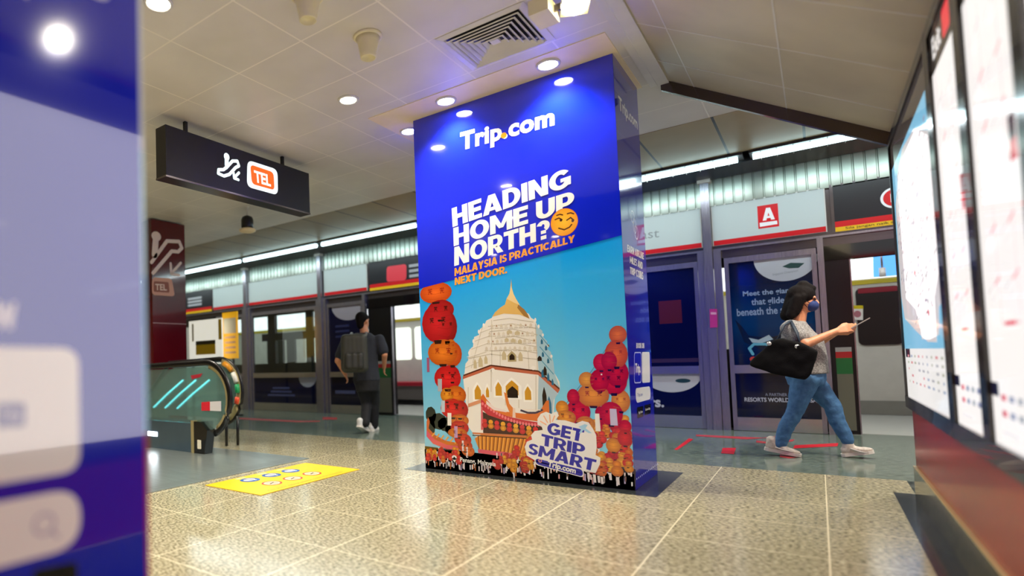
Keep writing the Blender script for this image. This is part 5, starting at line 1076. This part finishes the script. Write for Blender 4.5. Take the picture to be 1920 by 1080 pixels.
for a_, b_, c_ in LG: cap(bm, a_, b_, .10, .078); cap(bm, b_, c_, .076, .062)
blob('trousers', bm, mat('black_trousers', '121216', .8), ma, .012, 4, .012, .06)
f1 = (mp(680, 800, -.16), mp(694, 812, .04)); f2 = (mp(700, 812, .14), mp(709, 812, .42))
for i, (a_, b_) in enumerate((f1, f2)):
    a_ = Vector((a_.x, a_.y, .10 if i == 0 else .002)); b_ = Vector((b_.x, b_.y, .002)); b_ = a_ + (b_-a_).normalized()*.28 if i else b_
    bm = BM(); shoe(bm, a_ + Vector((0, 0, .02)), b_ + Vector((0, 0, .016)), w=.055); cap(bm, a_ + (b_-a_)*.2 + Vector((0, 0, .05)), a_ + (b_-a_)*.18 + Vector((0, 0, .10)), .045, .043); sh = blob('shoe', bm, mat('white_trainer', 'e4e2de', .5), ma, .01, 3)
    bm = BM(); sole(bm, a_, b_, .03, .055); obj('sole', bm, m_sole, sh, bevel=.004)
t = thing('backpack', 'olive grey backpack on the back of the walking man', 'bag', tuple(mp(676, 700, -.2)))
bm = BM()
for x in (-.11, -.055, 0, .055, .11):
    c = mp(678, 664, -.30) + Rt*x; cap(bm, c - Vector((0, 0, .19)), c + Vector((0, 0, .19)), .075, .068)
blob('pack_body', bm, mat('olive_nylon', '34342b', .6), t, .012, 5)
bm = BM(); 
for x in (-.08, 0, .08):
    c = mp(678, 678, -.38) + Rt*x; cap(bm, c - Vector((0, 0, .07)), c + Vector((0, 0, .07)), .05, .045)
blob('front_pocket', bm, mat('dark_olive_nylon', '2a2a24', .6), t, .012, 4)
for q in (-.10, .10):
    c = mp(685, 660, 0) + Rt*q; bm = BM(); tube(bm, [c + F*-.17 + Vector((0, 0, .2)), c + F*-.05 + Vector((0, 0, .255)), c + F*.12 + Vector((0, 0, .15)), c + F*.13 + Vector((0, 0, -.1)), c + F*-.14 + Vector((0, 0, -.2))], .02, 8, ry=.01); obj('strap', bm, mat('grey_strap', '6a6a66', .6), t, True)

# seated passenger inside the train
SB = Vector((-5.02, 11.05, .50)); F = Vector((-.25, -.97, 0)).normalized(); S = Vector((-F.y, F.x, 0))
pa = thing('person', 'passenger in dark sleeveless top bending over while seated inside the train', 'person', tuple(SB))
def sp(f, s, z): return Vector((SB.x, SB.y, 0)) + F*f + S*s + Vector((0, 0, z))
bm = BM(); at, Rm, k = head(bm, sp(.16, 0, 1.16), (F - Vector((0, 0, .6))).normalized(), S, .23); cap(bm, sp(.04, 0, 1.0), sp(.12, 0, 1.10), .055, .055)
cap(bm, sp(-.05, 0, .60), sp(.0, 0, .98), .15, .13)
for q in (-1, 1):
    cap(bm, sp(0, q*.17, .97), sp(.10, q*.24, .74), .05, .042); cap(bm, sp(.10, q*.24, .74), sp(.30, q*.06, .80), .04, .028); hand(bm, sp(.30, q*.06, .80), F, Vector((0, 0, 1)), S*-q, .7)
    cap(bm, sp(-.02, q*.09, .57), sp(.42, q*.11, .53), .08, .058); cap(bm, sp(.42, q*.11, .53), sp(.40, q*.11, .09), .055, .036)
blob('body', bm, skin, pa, .012, 3)
bm = BM(); ell(bm, at(-.03, 0, .04), (.10, .085, .09), Rm); blob('hair', bm, hairm, pa, .012, 2)
bm = BM(); cap(bm, sp(-.05, 0, .60), sp(.0, 0, .96), .175, .155); blob('top', bm, mat('dark_top', '22252e', .8), pa, .014, 4)
bm = BM()
for q in (-1, 1): cap(bm, sp(-.02, q*.09, .585), sp(.42, q*.11, .54), .10, .075); cap(bm, sp(.42, q*.11, .54), sp(.40, q*.11, .16), .072, .055)
blob('trousers', bm, mat('black_trousers', '', .8), pa, .014, 4)
for q in (-1, 1):
    a_, b_ = sp(.34, q*.11, .002), sp(.60, q*.12, .002); bm = BM(); shoe(bm, a_ + Vector((0, 0, .015)), b_ + Vector((0, 0, .015))); sh = blob('shoe', bm, m_black, pa, .01, 3); bm = BM(); sole(bm, a_, b_); obj('sole', bm, m_black, sh)
